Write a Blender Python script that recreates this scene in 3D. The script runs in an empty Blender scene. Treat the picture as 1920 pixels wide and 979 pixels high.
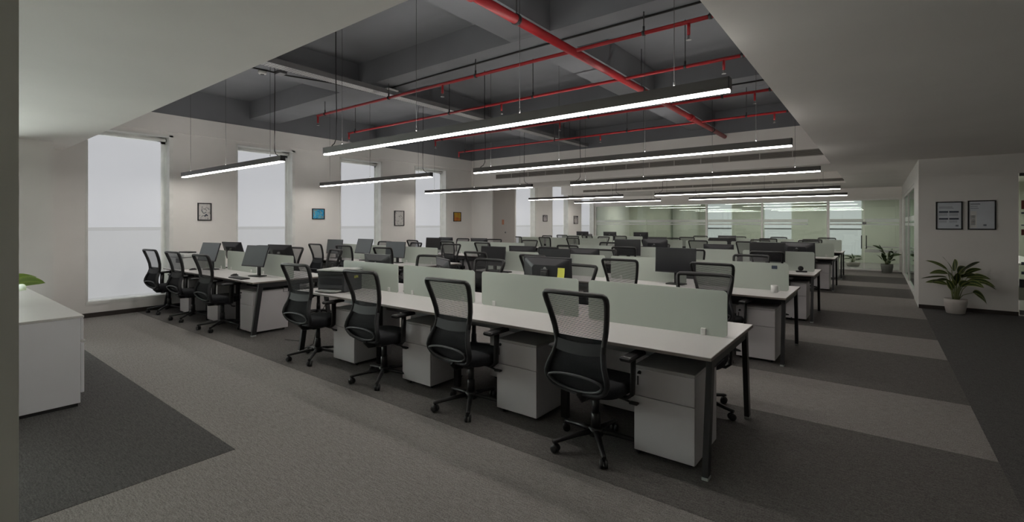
import bpy, math, random
from mathutils import Vector, Matrix
random.seed(7)
sc = bpy.context.scene
C = sc.collection
PI = math.pi

# ------------------------------------------------------------------ camera, world, exposure
cam_d = bpy.data.cameras.new('camera')
cam_d.sensor_width = 36.0
cam_d.lens = 893.4 / 1920 * 36.0
cam_d.shift_y = -70.5 / 1920
cam_d.clip_start = 0.05
cam_d.clip_end = 200
cam = bpy.data.objects.new('camera', cam_d)
cam.location = (0, 0, 1.56)
cam.rotation_euler = (PI / 2, 0, math.radians(37.6))
C.objects.link(cam)
sc.camera = cam

world = bpy.data.worlds.new('overcast_sky')
sc.world = world
world.use_nodes = True
wn = world.node_tree.nodes
wn['Background'].inputs[0].default_value = (0.98, 0.98, 0.96, 1)
wn['Background'].inputs[1].default_value = 12.0

sc.view_settings.view_transform = 'Standard'
sc.view_settings.look = 'None'
sc.view_settings.gamma = 1.0
sc.view_settings.use_curve_mapping = False
sc.view_settings.exposure = 0.34
try:
    sc.cycles.use_denoising = True
    sc.cycles.max_bounces = 8
    sc.cycles.diffuse_bounces = 5
    sc.cycles.glossy_bounces = 4
    sc.cycles.transmission_bounces = 6
    sc.cycles.transparent_max_bounces = 16
    sc.cycles.sample_clamp_indirect = 4.0
    sc.cycles.caustics_reflective = False
    sc.cycles.caustics_refractive = False
except Exception:
    pass

LED_STRENGTH = 29.0       # linear pendant lamps
BLIND_STRENGTH = 0.375     # daylight glowing through the roller blinds

# ------------------------------------------------------------------ materials
MATS = {}
def mat(name, col, rough=0.5, metal=0.0, var=0.06, scale=6.0, bump=0.0, bscale=200.0, spec=0.5, emit=None):
    if name in MATS: return MATS[name]
    m = bpy.data.materials.new(name); m.use_nodes = True
    nt = m.node_tree; b = nt.nodes['Principled BSDF']
    b.inputs['Roughness'].default_value = rough
    b.inputs['Metallic'].default_value = metal
    b.inputs['Specular IOR Level'].default_value = spec
    tc = nt.nodes.new('ShaderNodeTexCoord')
    nz = nt.nodes.new('ShaderNodeTexNoise'); nz.inputs['Scale'].default_value = scale
    nz.inputs['Detail'].default_value = 3
    nt.links.new(tc.outputs['Object'], nz.inputs['Vector'])
    rp = nt.nodes.new('ShaderNodeValToRGB')
    rp.color_ramp.elements[0].position = 0.3; rp.color_ramp.elements[1].position = 0.7
    rp.color_ramp.elements[0].color = tuple(c * (1 - var) for c in col) + (1,)
    rp.color_ramp.elements[1].color = tuple(min(1, c * (1 + var)) for c in col) + (1,)
    nt.links.new(nz.outputs['Fac'], rp.inputs['Fac'])
    nt.links.new(rp.outputs['Color'], b.inputs['Base Color'])
    if bump > 0:
        n2 = nt.nodes.new('ShaderNodeTexNoise'); n2.inputs['Scale'].default_value = bscale
        nt.links.new(tc.outputs['Object'], n2.inputs['Vector'])
        bp = nt.nodes.new('ShaderNodeBump'); bp.inputs['Strength'].default_value = bump; bp.inputs['Distance'].default_value = 0.01
        nt.links.new(n2.outputs['Fac'], bp.inputs['Height'])
        nt.links.new(bp.outputs['Normal'], b.inputs['Normal'])
    if emit:
        b.inputs['Emission Color'].default_value = tuple(emit[0]) + (1,)
        b.inputs['Emission Strength'].default_value = emit[1]
    MATS[name] = m
    return m

def carpet(name, col):
    m = bpy.data.materials.new(name); m.use_nodes = True
    nt = m.node_tree; b = nt.nodes['Principled BSDF']
    b.inputs['Roughness'].default_value = 0.95; b.inputs['Specular IOR Level'].default_value = 0.1
    tc = nt.nodes.new('ShaderNodeTexCoord')
    mp = nt.nodes.new('ShaderNodeMapping'); mp.inputs['Scale'].default_value = (14, 110, 40)
    nt.links.new(tc.outputs['Object'], mp.inputs['Vector'])
    n1 = nt.nodes.new('ShaderNodeTexNoise'); n1.inputs['Scale'].default_value = 1.0; n1.inputs['Detail'].default_value = 6; n1.inputs['Roughness'].default_value = 0.75
    nt.links.new(mp.outputs['Vector'], n1.inputs['Vector'])
    n2 = nt.nodes.new('ShaderNodeTexNoise'); n2.inputs['Scale'].default_value = 130; n2.inputs['Detail'].default_value = 3
    nt.links.new(tc.outputs['Object'], n2.inputs['Vector'])
    mx = nt.nodes.new('ShaderNodeMath'); mx.operation = 'ADD'
    nt.links.new(n1.outputs['Fac'], mx.inputs[0]); nt.links.new(n2.outputs['Fac'], mx.inputs[1])
    rp = nt.nodes.new('ShaderNodeValToRGB')
    e = rp.color_ramp.elements
    e[0].position = 0.62; e[0].color = tuple(c * 0.62 for c in col) + (1,)
    e[1].position = 1.38; e[1].color = tuple(c * 1.45 for c in col) + (1,)
    hf = nt.nodes.new('ShaderNodeMapRange'); hf.inputs[1].default_value = 0.6; hf.inputs[2].default_value = 1.4
    nt.links.new(mx.outputs[0], hf.inputs[0]); nt.links.new(hf.outputs[0], rp.inputs['Fac'])
    e[0].position = 0.2; e[1].position = 0.8
    nt.links.new(rp.outputs['Color'], b.inputs['Base Color'])
    bp = nt.nodes.new('ShaderNodeBump'); bp.inputs['Strength'].default_value = 0.5; bp.inputs['Distance'].default_value = 0.006
    nt.links.new(n2.outputs['Fac'], bp.inputs['Height']); nt.links.new(bp.outputs['Normal'], b.inputs['Normal'])
    MATS[name] = m
    return m

def glass(name, tint, gloss=0.12, rough=0.0):
    m = bpy.data.materials.new(name); m.use_nodes = True
    nt = m.node_tree; nt.nodes.remove(nt.nodes['Principled BSDF'])
    out = nt.nodes['Material Output']
    tr = nt.nodes.new('ShaderNodeBsdfTransparent')
    nz = nt.nodes.new('ShaderNodeTexNoise'); nz.inputs['Scale'].default_value = 0.8
    rp = nt.nodes.new('ShaderNodeValToRGB')
    rp.color_ramp.elements[0].color = tuple(c * 0.985 for c in tint) + (1,); rp.color_ramp.elements[1].color = tuple(tint) + (1,)
    nt.links.new(nz.outputs['Fac'], rp.inputs['Fac']); nt.links.new(rp.outputs['Color'], tr.inputs[0])
    gl = nt.nodes.new('ShaderNodeBsdfGlossy'); gl.inputs['Roughness'].default_value = rough
    gl.inputs[0].default_value = (0.9, 1.0, 0.95, 1)
    lw = nt.nodes.new('ShaderNodeFresnel'); lw.inputs['IOR'].default_value = 1.5
    ad = nt.nodes.new('ShaderNodeMath'); ad.operation = 'ADD'; ad.inputs[1].default_value = gloss; ad.use_clamp = True
    nt.links.new(lw.outputs[0], ad.inputs[0])
    mx = nt.nodes.new('ShaderNodeMixShader')
    nt.links.new(ad.outputs[0], mx.inputs[0]); nt.links.new(tr.outputs[0], mx.inputs[1]); nt.links.new(gl.outputs[0], mx.inputs[2])
    nt.links.new(mx.outputs[0], out.inputs[0])
    MATS[name] = m
    return m

def frosted(name, col, transl=0.35, through=0.0):
    m = bpy.data.materials.new(name); m.use_nodes = True
    nt = m.node_tree; b = nt.nodes['Principled BSDF']; out = nt.nodes['Material Output']
    b.inputs['Roughness'].default_value = 0.35
    tc = nt.nodes.new('ShaderNodeTexCoord')
    nz = nt.nodes.new('ShaderNodeTexNoise'); nz.inputs['Scale'].default_value = 3.0
    nt.links.new(tc.outputs['Object'], nz.inputs['Vector'])
    rp = nt.nodes.new('ShaderNodeValToRGB')
    rp.color_ramp.elements[0].color = tuple(c * 0.97 for c in col) + (1,); rp.color_ramp.elements[1].color = tuple(col) + (1,)
    nt.links.new(nz.outputs['Fac'], rp.inputs['Fac']); nt.links.new(rp.outputs['Color'], b.inputs['Base Color'])
    tl = nt.nodes.new('ShaderNodeBsdfTranslucent'); nt.links.new(rp.outputs['Color'], tl.inputs[0])
    mx = nt.nodes.new('ShaderNodeMixShader'); mx.inputs[0].default_value = transl
    nt.links.new(b.outputs[0], mx.inputs[1]); nt.links.new(tl.outputs[0], mx.inputs[2])
    last = mx
    if through > 0:
        tr = nt.nodes.new('ShaderNodeBsdfTransparent')
        m2 = nt.nodes.new('ShaderNodeMixShader'); m2.inputs[0].default_value = through
        nt.links.new(mx.outputs[0], m2.inputs[1]); nt.links.new(tr.outputs[0], m2.inputs[2]); last = m2
    nt.links.new(last.outputs[0], out.inputs[0])
    MATS[name] = m
    return m

def mesh_fabric(name, col, pitch=0.0085, openf=0.55):
    # woven chair back: horizontal strands with open gaps between them
    m = bpy.data.materials.new(name); m.use_nodes = True
    nt = m.node_tree; b = nt.nodes['Principled BSDF']; out = nt.nodes['Material Output']
    b.inputs['Base Color'].default_value = tuple(col) + (1,); b.inputs['Roughness'].default_value = 0.7
    tc = nt.nodes.new('ShaderNodeTexCoord')
    sp = nt.nodes.new('ShaderNodeSeparateXYZ'); nt.links.new(tc.outputs['Object'], sp.inputs[0])
    def stripes(sock, p, thr):
        d = nt.nodes.new('ShaderNodeMath'); d.operation = 'DIVIDE'; d.inputs[1].default_value = p; nt.links.new(sock, d.inputs[0])
        f = nt.nodes.new('ShaderNodeMath'); f.operation = 'FRACT'; nt.links.new(d.outputs[0], f.inputs[0])
        g = nt.nodes.new('ShaderNodeMath'); g.operation = 'GREATER_THAN'; g.inputs[1].default_value = thr; nt.links.new(f.outputs[0], g.inputs[0])
        return g.outputs[0]
    a = stripes(sp.outputs['Z'], pitch, openf)
    c = stripes(sp.outputs['X'], pitch * 0.7, 0.8)
    mxm = nt.nodes.new('ShaderNodeMath'); mxm.operation = 'MAXIMUM'
    nt.links.new(a, mxm.inputs[0]); nt.links.new(c, mxm.inputs[1])
    tr = nt.nodes.new('ShaderNodeBsdfTransparent')
    mx = nt.nodes.new('ShaderNodeMixShader')
    nt.links.new(mxm.outputs[0], mx.inputs[0]); nt.links.new(tr.outputs[0], mx.inputs[1]); nt.links.new(b.outputs[0], mx.inputs[2])
    nt.links.new(mx.outputs[0], out.inputs[0])
    MATS[name] = m
    return m

def art(name, stops, scale, dist=2.0, kind='NOISE'):
    m = bpy.data.materials.new(name); m.use_nodes = True
    nt = m.node_tree; b = nt.nodes['Principled BSDF']; b.inputs['Roughness'].default_value = 0.6
    tc = nt.nodes.new('ShaderNodeTexCoord')
    nz = nt.nodes.new('ShaderNodeTexNoise'); nz.inputs['Scale'].default_value = scale; nz.inputs['Distortion'].default_value = dist; nz.inputs['Detail'].default_value = 4
    nt.links.new(tc.outputs['Object'], nz.inputs['Vector'])
    rp = nt.nodes.new('ShaderNodeValToRGB'); rp.color_ramp.interpolation = 'LINEAR'
    e = rp.color_ramp.elements
    e[0].position, e[0].color = stops[0][0], tuple(stops[0][1]) + (1,)
    e[1].position, e[1].color = stops[-1][0], tuple(stops[-1][1]) + (1,)
    for p, c in stops[1:-1]:
        k = e.new(p); k.color = tuple(c) + (1,)
    nt.links.new(nz.outputs['Fac'], rp.inputs['Fac']); nt.links.new(rp.outputs['Color'], b.inputs['Base Color'])
    MATS[name] = m
    return m

def perforated(name, col):
    m = mat(name, col, 0.45, 0.3, 0.05, 4)
    nt = m.node_tree; b = nt.nodes['Principled BSDF']
    tc = nt.nodes.new('ShaderNodeTexCoord')
    vo = nt.nodes.new('ShaderNodeTexVoronoi'); vo.inputs['Scale'].default_value = 22; vo.inputs['Randomness'].default_value = 0
    nt.links.new(tc.outputs['Object'], vo.inputs['Vector'])
    lt = nt.nodes.new('ShaderNodeMath'); lt.operation = 'GREATER_THAN'; lt.inputs[1].default_value = 0.28
    nt.links.new(vo.outputs['Distance'], lt.inputs[0]); nt.links.new(lt.outputs[0], b.inputs['Alpha'])
    return m

def leaf_mat(name, dark, light):
    m = bpy.data.materials.new(name); m.use_nodes = True
    nt = m.node_tree; b = nt.nodes['Principled BSDF']; b.inputs['Roughness'].default_value = 0.4
    uv = nt.nodes.new('ShaderNodeUVMap'); sp = nt.nodes.new('ShaderNodeSeparateXYZ'); nt.links.new(uv.outputs[0], sp.inputs[0])
    s = nt.nodes.new('ShaderNodeMath'); s.operation = 'SUBTRACT'; s.inputs[1].default_value = 0.5; nt.links.new(sp.outputs[0], s.inputs[0])
    a = nt.nodes.new('ShaderNodeMath'); a.operation = 'ABSOLUTE'; nt.links.new(s.outputs[0], a.inputs[0])
    nz = nt.nodes.new('ShaderNodeTexNoise'); nz.inputs['Scale'].default_value = 30
    ad = nt.nodes.new('ShaderNodeMath'); ad.operation = 'MULTIPLY_ADD'; ad.inputs[1].default_value = 0.35; nt.links.new(nz.outputs['Fac'], ad.inputs[0]); nt.links.new(a.outputs[0], ad.inputs[2])
    rp = nt.nodes.new('ShaderNodeValToRGB')
    e = rp.color_ramp.elements
    e[0].position = 0.2; e[0].color = tuple(light) + (1,)
    e[1].position = 0.62; e[1].color = tuple(l * 0.9 for l in light) + (1,)
    k = e.new(0.30); k.color = tuple(dark) + (1,)
    k = e.new(0.50); k.color = tuple(dark) + (1,)
    nt.links.new(ad.outputs[0], rp.inputs['Fac']); nt.links.new(rp.outputs['Color'], b.inputs['Base Color'])
    MATS[name] = m
    return m

def emitter(name, col, strength, var=0.02, base=(0.8, 0.8, 0.8)):
    m = bpy.data.materials.new(name); m.use_nodes = True
    nt = m.node_tree; b = nt.nodes['Principled BSDF']
    b.inputs['Base Color'].default_value = tuple(base) + (1,); b.inputs['Roughness'].default_value = 0.8
    tc = nt.nodes.new('ShaderNodeTexCoord')
    nz = nt.nodes.new('ShaderNodeTexNoise'); nz.inputs['Scale'].default_value = 2.0
    nt.links.new(tc.outputs['Object'], nz.inputs['Vector'])
    rp = nt.nodes.new('ShaderNodeValToRGB')
    rp.color_ramp.elements[0].color = tuple(c * (1 - var) for c in col) + (1,); rp.color_ramp.elements[1].color = tuple(col) + (1,)
    nt.links.new(nz.outputs['Fac'], rp.inputs['Fac']); nt.links.new(rp.outputs['Color'], b.inputs['Emission Color'])
    b.inputs['Emission Strength'].default_value = strength
    MATS[name] = m
    return m

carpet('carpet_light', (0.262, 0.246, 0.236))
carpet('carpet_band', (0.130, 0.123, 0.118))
carpet('carpet_dark', (0.10, 0.098, 0.097))
mat('wall_paint', (0.83, 0.812, 0.785), 0.85, 0, 0.03, 1.5, 0.05, 120)
mat('soffit_paint', (0.87, 0.845, 0.81), 0.85, 0, 0.03, 1.0, 0.03, 120)
mat('column_paint', (0.78, 0.78, 0.71), 0.85, 0, 0.04, 1.5)
mat('olive_wall', (0.52, 0.53, 0.46), 0.85, 0, 0.04, 1.5)
mat('ceiling_grey', (0.180, 0.186, 0.202), 0.85, 0, 0.12, 0.8, 0.1, 60)
mat('skirting', (0.035, 0.028, 0.024), 0.5)
mat('door_panel', (0.46, 0.43, 0.41), 0.6, 0, 0.03, 1.2)
mat('white_frame', (0.80, 0.80, 0.77), 0.4)
mat('laminate', (0.66, 0.645, 0.64), 0.32, 0, 0.015, 3)
mat('edge_band', (0.23, 0.20, 0.18), 0.5)
mat('steel_dark', (0.035, 0.035, 0.037), 0.42, 0.4)
mat('steel_grey', (0.16, 0.16, 0.165), 0.38, 0.6)
mat('foot_grey', (0.35, 0.37, 0.36), 0.5)
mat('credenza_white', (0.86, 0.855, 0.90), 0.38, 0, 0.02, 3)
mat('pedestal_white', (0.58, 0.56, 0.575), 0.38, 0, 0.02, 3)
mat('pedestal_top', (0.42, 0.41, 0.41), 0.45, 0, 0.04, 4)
mat('black_plastic', (0.012, 0.012, 0.013), 0.42, 0, 0.1, 12)
mat('chair_grey', (0.020, 0.021, 0.024), 0.65, 0, 0.1, 10)
mat('crescent_grey', (0.07, 0.073, 0.078), 0.42, 0, 0.1, 10)
mat('seat_fabric', (0.010, 0.011, 0.014), 0.95, 0, 0.3, 120, 0.4, 400)
mat('screen_black', (0.018, 0.018, 0.021), 0.22, 0, 0.05, 3)
mat('screen_reflection', (0.10, 0.115, 0.122), 0.35, 0, 0.05, 3)  # paler grey stands in for reflections on the window-side screens
mat('shell_black', (0.020, 0.020, 0.024), 0.38, 0, 0.1, 8)
mat('chrome', (0.35, 0.35, 0.35), 0.35, 0.8)
mat('sticky_yellow', (0.62, 0.62, 0.10), 0.7)
mat('reflection_pale', (0.75, 0.75, 0.75), 0.7)
mat('paper_blue', (0.66, 0.70, 0.76), 0.35, 0, 0.06, 3)
mat('print_dark', (0.035, 0.05, 0.08), 0.5)
mat('print_mid', (0.20, 0.23, 0.28), 0.5)
mat('red_pipe', (0.36, 0.012, 0.018), 0.38, 0, 0.15, 5)
mat('rod_steel', (0.05, 0.05, 0.05), 0.75)
mat('cord_black', (0.01, 0.01, 0.01), 0.5)
mat('lamp_housing', (0.09, 0.085, 0.082), 0.45, 0.2, 0.08, 3)
mat('grille_dark', (0.06, 0.055, 0.05), 0.6)
mat('grille_slat', (0.27, 0.25, 0.225), 0.5)
mat('grille_rim', (0.50, 0.48, 0.44), 0.6)
mat('tray_steel', (0.20, 0.20, 0.205), 0.5, 0.3)
perforated('tray_perforated', (0.50, 0.50, 0.50))
mat('conduit_grey', (0.16, 0.165, 0.175), 0.6)
mat('printer_grey', (0.050, 0.051, 0.056), 0.5, 0, 0.1, 8)
mat('printer_lid', (0.42, 0.44, 0.42), 0.45)
mat('printer_white', (0.66, 0.67, 0.66), 0.45)
mat('ceramic_white', (0.70, 0.70, 0.68), 0.3)
mat('pot_grey', (0.55, 0.52, 0.49), 0.7, 0, 0.06, 9, 0.05, 80)
mat('pot_dark', (0.16, 0.17, 0.15), 0.7)
mat('soil', (0.02, 0.015, 0.01), 0.95, 0, 0.4, 60, 0.6, 90)
mat('stem_green', (0.20, 0.24, 0.10), 0.5)
leaf_mat('leaf_variegated', (0.030, 0.060, 0.016), (0.30, 0.33, 0.10))
leaf_mat('leaf_lime', (0.13, 0.22, 0.02), (0.22, 0.32, 0.05))
leaf_mat('leaf_deep', (0.020, 0.045, 0.016), (0.10, 0.15, 0.05))
mat('frame_black', (0.012, 0.012, 0.014), 0.4)
mat('red_sign', (0.16, 0.03, 0.02), 0.5)
mat('orange_sign', (0.42, 0.16, 0.08), 0.5)
glass('partition_glass', (0.88, 0.93, 0.89), 0.0)
glass('clear_glass', (0.88, 0.92, 0.90), 0.02)
glass('picture_glass', (0.93, 0.95, 0.95), 0.02)
frosted('divider_glass', (0.63, 0.68, 0.625), 0.35, 0.06)
frosted('film_white', (0.94, 0.96, 0.94), 0.55, 0.06)
mesh_fabric('chair_mesh', (0.012, 0.012, 0.014))
frosted('chair_mesh_fine', (0.012, 0.012, 0.014), 0.0, 0.5)
emitter('led_diffuser', (1.0, 0.95, 0.89), LED_STRENGTH)
emitter('led_added_uplight', (1.0, 0.96, 0.91), LED_STRENGTH * 0.9)  # strips added on top of the pendants to lift the ceiling
emitter('added_panel_lit', (1.0, 0.97, 0.92), 24.0)  # for the light panels added in the glazed rooms
emitter('blind_lit', (0.93, 0.95, 1.0), BLIND_STRENGTH, 0.03, (0.25, 0.25, 0.25))
emitter('blind_lit_lower', (0.93, 0.95, 0.98), BLIND_STRENGTH * 0.86, 0.05, (0.25, 0.25, 0.25))
emitter('blind_lit_rail', (0.93, 0.95, 0.96), BLIND_STRENGTH * 0.72, 0.03, (0.25, 0.25, 0.25))  # daylight through the blind put into the rails as emission
art('art_ink', [(0.0, (0.02, 0.02, 0.025)), (0.40, (0.03, 0.03, 0.04)), (0.46, (0.48, 0.44, 0.45)), (1.0, (0.56, 0.52, 0.53))], 9, 1.5)
art('art_blue', [(0.25, (0.01, 0.09, 0.28)), (0.45, (0.02, 0.30, 0.55)), (0.55, (0.10, 0.45, 0.60)), (0.66, (0.30, 0.16, 0.05)), (0.8, (0.05, 0.20, 0.35))], 7, 3.0)
art('art_sketch', [(0.0, (0.16, 0.16, 0.16)), (0.38, (0.22, 0.22, 0.22)), (0.42, (0.56, 0.55, 0.53)), (1.0, (0.62, 0.61, 0.59))], 8, 3.0)
art('art_orange', [(0.25, (0.10, 0.16, 0.02)), (0.42, (0.52, 0.36, 0.03)), (0.6, (0.52, 0.12, 0.02)), (0.8, (0.28, 0.03, 0.02))], 5, 1.0)

# ------------------------------------------------------------------ mesh builder
class MB:
    def __init__(s): s.v = []; s.f = []; s.sm = []; s.uv = {}
    def add(s, vs, fs, smooth=False):
        o = len(s.v); s.v += [tuple(v) for v in vs]
        for f in fs:
            s.f.append(tuple(i + o for i in f)); s.sm.append(smooth)
        return s
    def box(s, x0, x1, y0, y1, z0, z1, M=None):
        vs = [Vector((x, y, z)) for z in (z0, z1) for y in (y0, y1) for x in (x0, x1)]
        if M is not None: vs = [M @ v for v in vs]
        return s.add(vs, [(0, 2, 3, 1), (4, 5, 7, 6), (0, 1, 5, 4), (2, 6, 7, 3), (0, 4, 6, 2), (1, 3, 7, 5)])
    def cbox(s, x0, x1, y0, y1, z0, z1, c=0.004, M=None):
        # box with chamfered edges
        X = (x0, x1); Y = (y0, y1); Z = (z0, z1); vs = []; idx = {}
        for i in (0, 1):
            for j in (0, 1):
                for k in (0, 1):
                    sx, sy, sz = (1, -1)[i], (1, -1)[j], (1, -1)[k]
                    idx[(i, j, k)] = len(vs)
                    vs += [Vector((X[i], Y[j] + sy * c, Z[k] + sz * c)), Vector((X[i] + sx * c, Y[j], Z[k] + sz * c)), Vector((X[i] + sx * c, Y[j] + sy * c, Z[k]))]
        fs = []
        for i in (0, 1):
            q = [idx[(i, 0, 0)], idx[(i, 1, 0)], idx[(i, 1, 1)], idx[(i, 0, 1)]]; fs.append(tuple(q if i else q[::-1]))
            q = [idx[(0, i, 0)] + 1, idx[(1, i, 0)] + 1, idx[(1, i, 1)] + 1, idx[(0, i, 1)] + 1]; fs.append(tuple(q[::-1] if i else q))
            q = [idx[(0, 0, i)] + 2, idx[(1, 0, i)] + 2, idx[(1, 1, i)] + 2, idx[(0, 1, i)] + 2]; fs.append(tuple(q if i else q[::-1]))
        for a in (0, 1):
            for b in (0, 1):
                p, q = idx[(a, b, 0)], idx[(a, b, 1)]; fs.append((p, p + 1, q + 1, q))
                p, q = idx[(a, 0, b)], idx[(a, 1, b)]; fs.append((p, p + 2, q + 2, q))
                p, q = idx[(0, a, b)], idx[(1, a, b)]; fs.append((p + 1, p + 2, q + 2, q + 1))
        for k in idx.values(): fs.append((k, k + 1, k + 2))
        if M is not None: vs = [M @ v for v in vs]
        return s.add(vs, fs)
    def tube(s, pts, r, n=8, up=(0, 0, 1), rb=None, closed=False, caps=True, rs=None):
        pts = [Vector(p) for p in pts]; m = len(pts); up = Vector(up); vs = []
        rb = r if rb is None else rb
        for i, p in enumerate(pts):
            if closed: t = pts[(i + 1) % m] - pts[i - 1]
            else: t = pts[min(i + 1, m - 1)] - pts[max(i - 1, 0)]
            t.normalize()
            a = t.cross(up)
            if a.length < 1e-3: a = t.cross(Vector((1, 0, 0)))
            if a.length < 1e-3: a = t.cross(Vector((0, 1, 0)))
            a.normalize(); b = a.cross(t); k = rs[i] if rs else 1.0
            for j in range(n):
                q = 2 * PI * j / n
                vs.append(p + a * (r * k * math.cos(q)) + b * (rb * k * math.sin(q)))
        fs = []
        for i in range(m if closed else m - 1):
            i2 = (i + 1) % m
            for j in range(n):
                j2 = (j + 1) % n
                fs.append((i * n + j, i * n + j2, i2 * n + j2, i2 * n + j))
        s.add(vs, fs, True)
        if caps and not closed:
            o = len(s.v) - len(vs)
            s.f.append(tuple(o + j for j in range(n))[::-1]); s.sm.append(False)
            s.f.append(tuple(o + (m - 1) * n + j for j in range(n))); s.sm.append(False)
        return s
    def lathe(s, prof, n=20, c=(0, 0, 0), smooth=True, axis='Z'):
        vs = []
        for r, z in prof:
            for j in range(n):
                q = 2 * PI * j / n
                if axis == 'Z': vs.append((c[0] + r * math.cos(q), c[1] + r * math.sin(q), c[2] + z))
                elif axis == 'X': vs.append((c[0] + z, c[1] + r * math.cos(q), c[2] + r * math.sin(q)))
                else: vs.append((c[0] + r * math.cos(q), c[1] + z, c[2] + r * math.sin(q)))
        fs = []
        for i in range(len(prof) - 1):
            for j in range(n):
                j2 = (j + 1) % n
                fs.append((i * n + j, i * n + j2, (i + 1) * n + j2, (i + 1) * n + j))
        s.add(vs, fs, smooth)
        o = len(s.v) - len(vs)
        s.f.append(tuple(o + j for j in range(n))[::-1]); s.sm.append(False)
        s.f.append(tuple(o + (len(prof) - 1) * n + j for j in range(n))); s.sm.append(False)
        return s
    def prism(s, poly, fn, d):
        # poly: 2D outline, fn maps (u, v, w) to 3D, thickness d
        n = len(poly)
        vs = [fn(u, v, 0) for u, v in poly] + [fn(u, v, d) for u, v in poly]
        fs = [tuple(range(n))[::-1], tuple(range(n, 2 * n))] + [(i, (i + 1) % n, n + (i + 1) % n, n + i) for i in range(n)]
        return s.add(vs, fs)
    def grid(s, fn, nu, nv, smooth=True, uv=False):
        o = len(s.v); vs = [fn(i / nu, j / nv) for j in range(nv + 1) for i in range(nu + 1)]
        fs = [(j * (nu + 1) + i, j * (nu + 1) + i + 1, (j + 1) * (nu + 1) + i + 1, (j + 1) * (nu + 1) + i) for j in range(nv) for i in range(nu)]
        if uv:
            for j in range(nv + 1):
                for i in range(nu + 1): s.uv[o + j * (nu + 1) + i] = (i / nu, j / nv)
        return s.add(vs, fs, smooth)
    def mesh(s, name, m):
        me = bpy.data.meshes.new(name)
        me.from_pydata(s.v, [], s.f); me.update()
        me.polygons.foreach_set('use_smooth', s.sm)
        if s.uv:
            l = me.uv_layers.new(name='UVMap')
            for lp in me.loops: l.data[lp.index].uv = s.uv.get(lp.vertex_index, (0.5, 0.5))
        me.materials.append(MATS[m])
        return me

def rrect(w, h, r, n=5):
    pts = []
    for cx, cy, a0 in ((w / 2 - r, h / 2 - r, 0), (-w / 2 + r, h / 2 - r, PI / 2), (-w / 2 + r, -h / 2 + r, PI), (w / 2 - r, -h / 2 + r, 1.5 * PI)):
        for i in range(n + 1):
            a = a0 + PI / 2 * i / n; pts.append((cx + r * math.cos(a), cy + r * math.sin(a)))
    return pts

def obj(name, mb, m, parent=None, loc=None, label=None):
    me = mb if isinstance(mb, bpy.types.Mesh) else mb.mesh(name, m)
    o = bpy.data.objects.new(name, me); C.objects.link(o)
    if parent is not None: o.parent = parent
    if loc is not None: o.location = loc
    if label: o['label'] = label
    return o
def tag(o, label, cat, group=None):
    o['label'] = label; o['category'] = cat
    if group: o['group'] = group
    return o
def thing(name, label, cat, loc=(0, 0, 0), rz=0, group=None):
    o = bpy.data.objects.new(name, None); o.empty_display_size = 0.1; C.objects.link(o)
    o.location = loc; o.rotation_euler = (0, 0, rz)
    return tag(o, label, cat, group)
def struct(name, mb=None, m=None, label=None, loc=(0, 0, 0)):
    if mb is None:
        o = bpy.data.objects.new(name, None); C.objects.link(o)
    else: o = obj(name, mb, m)
    o.location = loc; o['kind'] = 'structure'
    if label: o['label'] = label
    return o
def copy_tree(o, parent=None):
    c = o.copy(); C.objects.link(c); c.parent = parent
    for ch in list(o.children): copy_tree(ch, c)
    return c

# ------------------------------------------------------------------ floor
XW = -10.35          # window wall plane
ZS, ZSO, ZB, ZSL = 3.56, 2.74, 3.72, 4.08
fl = struct('floor', MB().box(-10.7, 4.2, -4.2, 24, -0.2, 0.0), 'carpet_light', 'grey flecked office carpet floor')
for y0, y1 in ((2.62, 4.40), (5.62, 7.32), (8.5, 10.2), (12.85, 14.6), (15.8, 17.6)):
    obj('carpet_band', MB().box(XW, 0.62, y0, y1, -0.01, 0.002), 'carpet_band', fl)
obj('carpet_band', MB().box(-9.46, -3.52, -4, 1.44, -0.01, 0.002), 'carpet_dark', fl)
obj('carpet_band', MB().box(0.62, 4.0, -4, 11.55, -0.01, 0.002), 'carpet_dark', fl)

# ------------------------------------------------------------------ window wall (left)
WIN = [(1.95, 3.11), (4.27, 5.43), (6.62, 7.80), (8.97, 10.17), (13.66, 14.86), (16.08, 17.28), (18.42, 19.55)]
WB, WT, XO = 0.25, 3.16, -10.66
wl = MB()
ys = [1.41] + [v for w in WIN for v in w] + [24]
for i in range(0, len(ys), 2): wl.box(XO, XW, ys[i], ys[i + 1], 0, 3.30)
for a, b in WIN:
    wl.box(XO, XW, a, b, 0, WB); wl.box(XO, XW, a, b, WT, 3.30)
wl.box(XO, XW + 0.03, 1.41, 24, 3.24, ZS)
wall_left = struct('wall_left', wl, 'wall_paint', 'off-white window wall')
struct('baseboard_left', MB().box(XW, XW + 0.014, 1.41, 11.3, 0, 0.075), 'skirting')
ADDED_WIN = [(-3.9, -2.5), (-2.2, -0.8), (-0.5, 0.92)]      # unseen clear windows added in the bay beyond the pier, to light the soffit
wc = MB(); wc.box(-9.76, -9.46, -4.2, 1.41, 0, 0.25); wc.box(-9.76, -9.46, -4.2, 1.41, 2.7, ZSO + 0.3); wc.box(-10.66, -9.76, 1.2, 1.41, 0, ZSO)
ys_ = [-4.2] + [v for w in ADDED_WIN for v in w] + [1.41]
for i in range(0, len(ys_), 2): wc.box(-9.76, -9.46, ys_[i], ys_[i + 1], 0.25, 2.7)
struct('wall_bay', wc, 'wall_paint')
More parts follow.
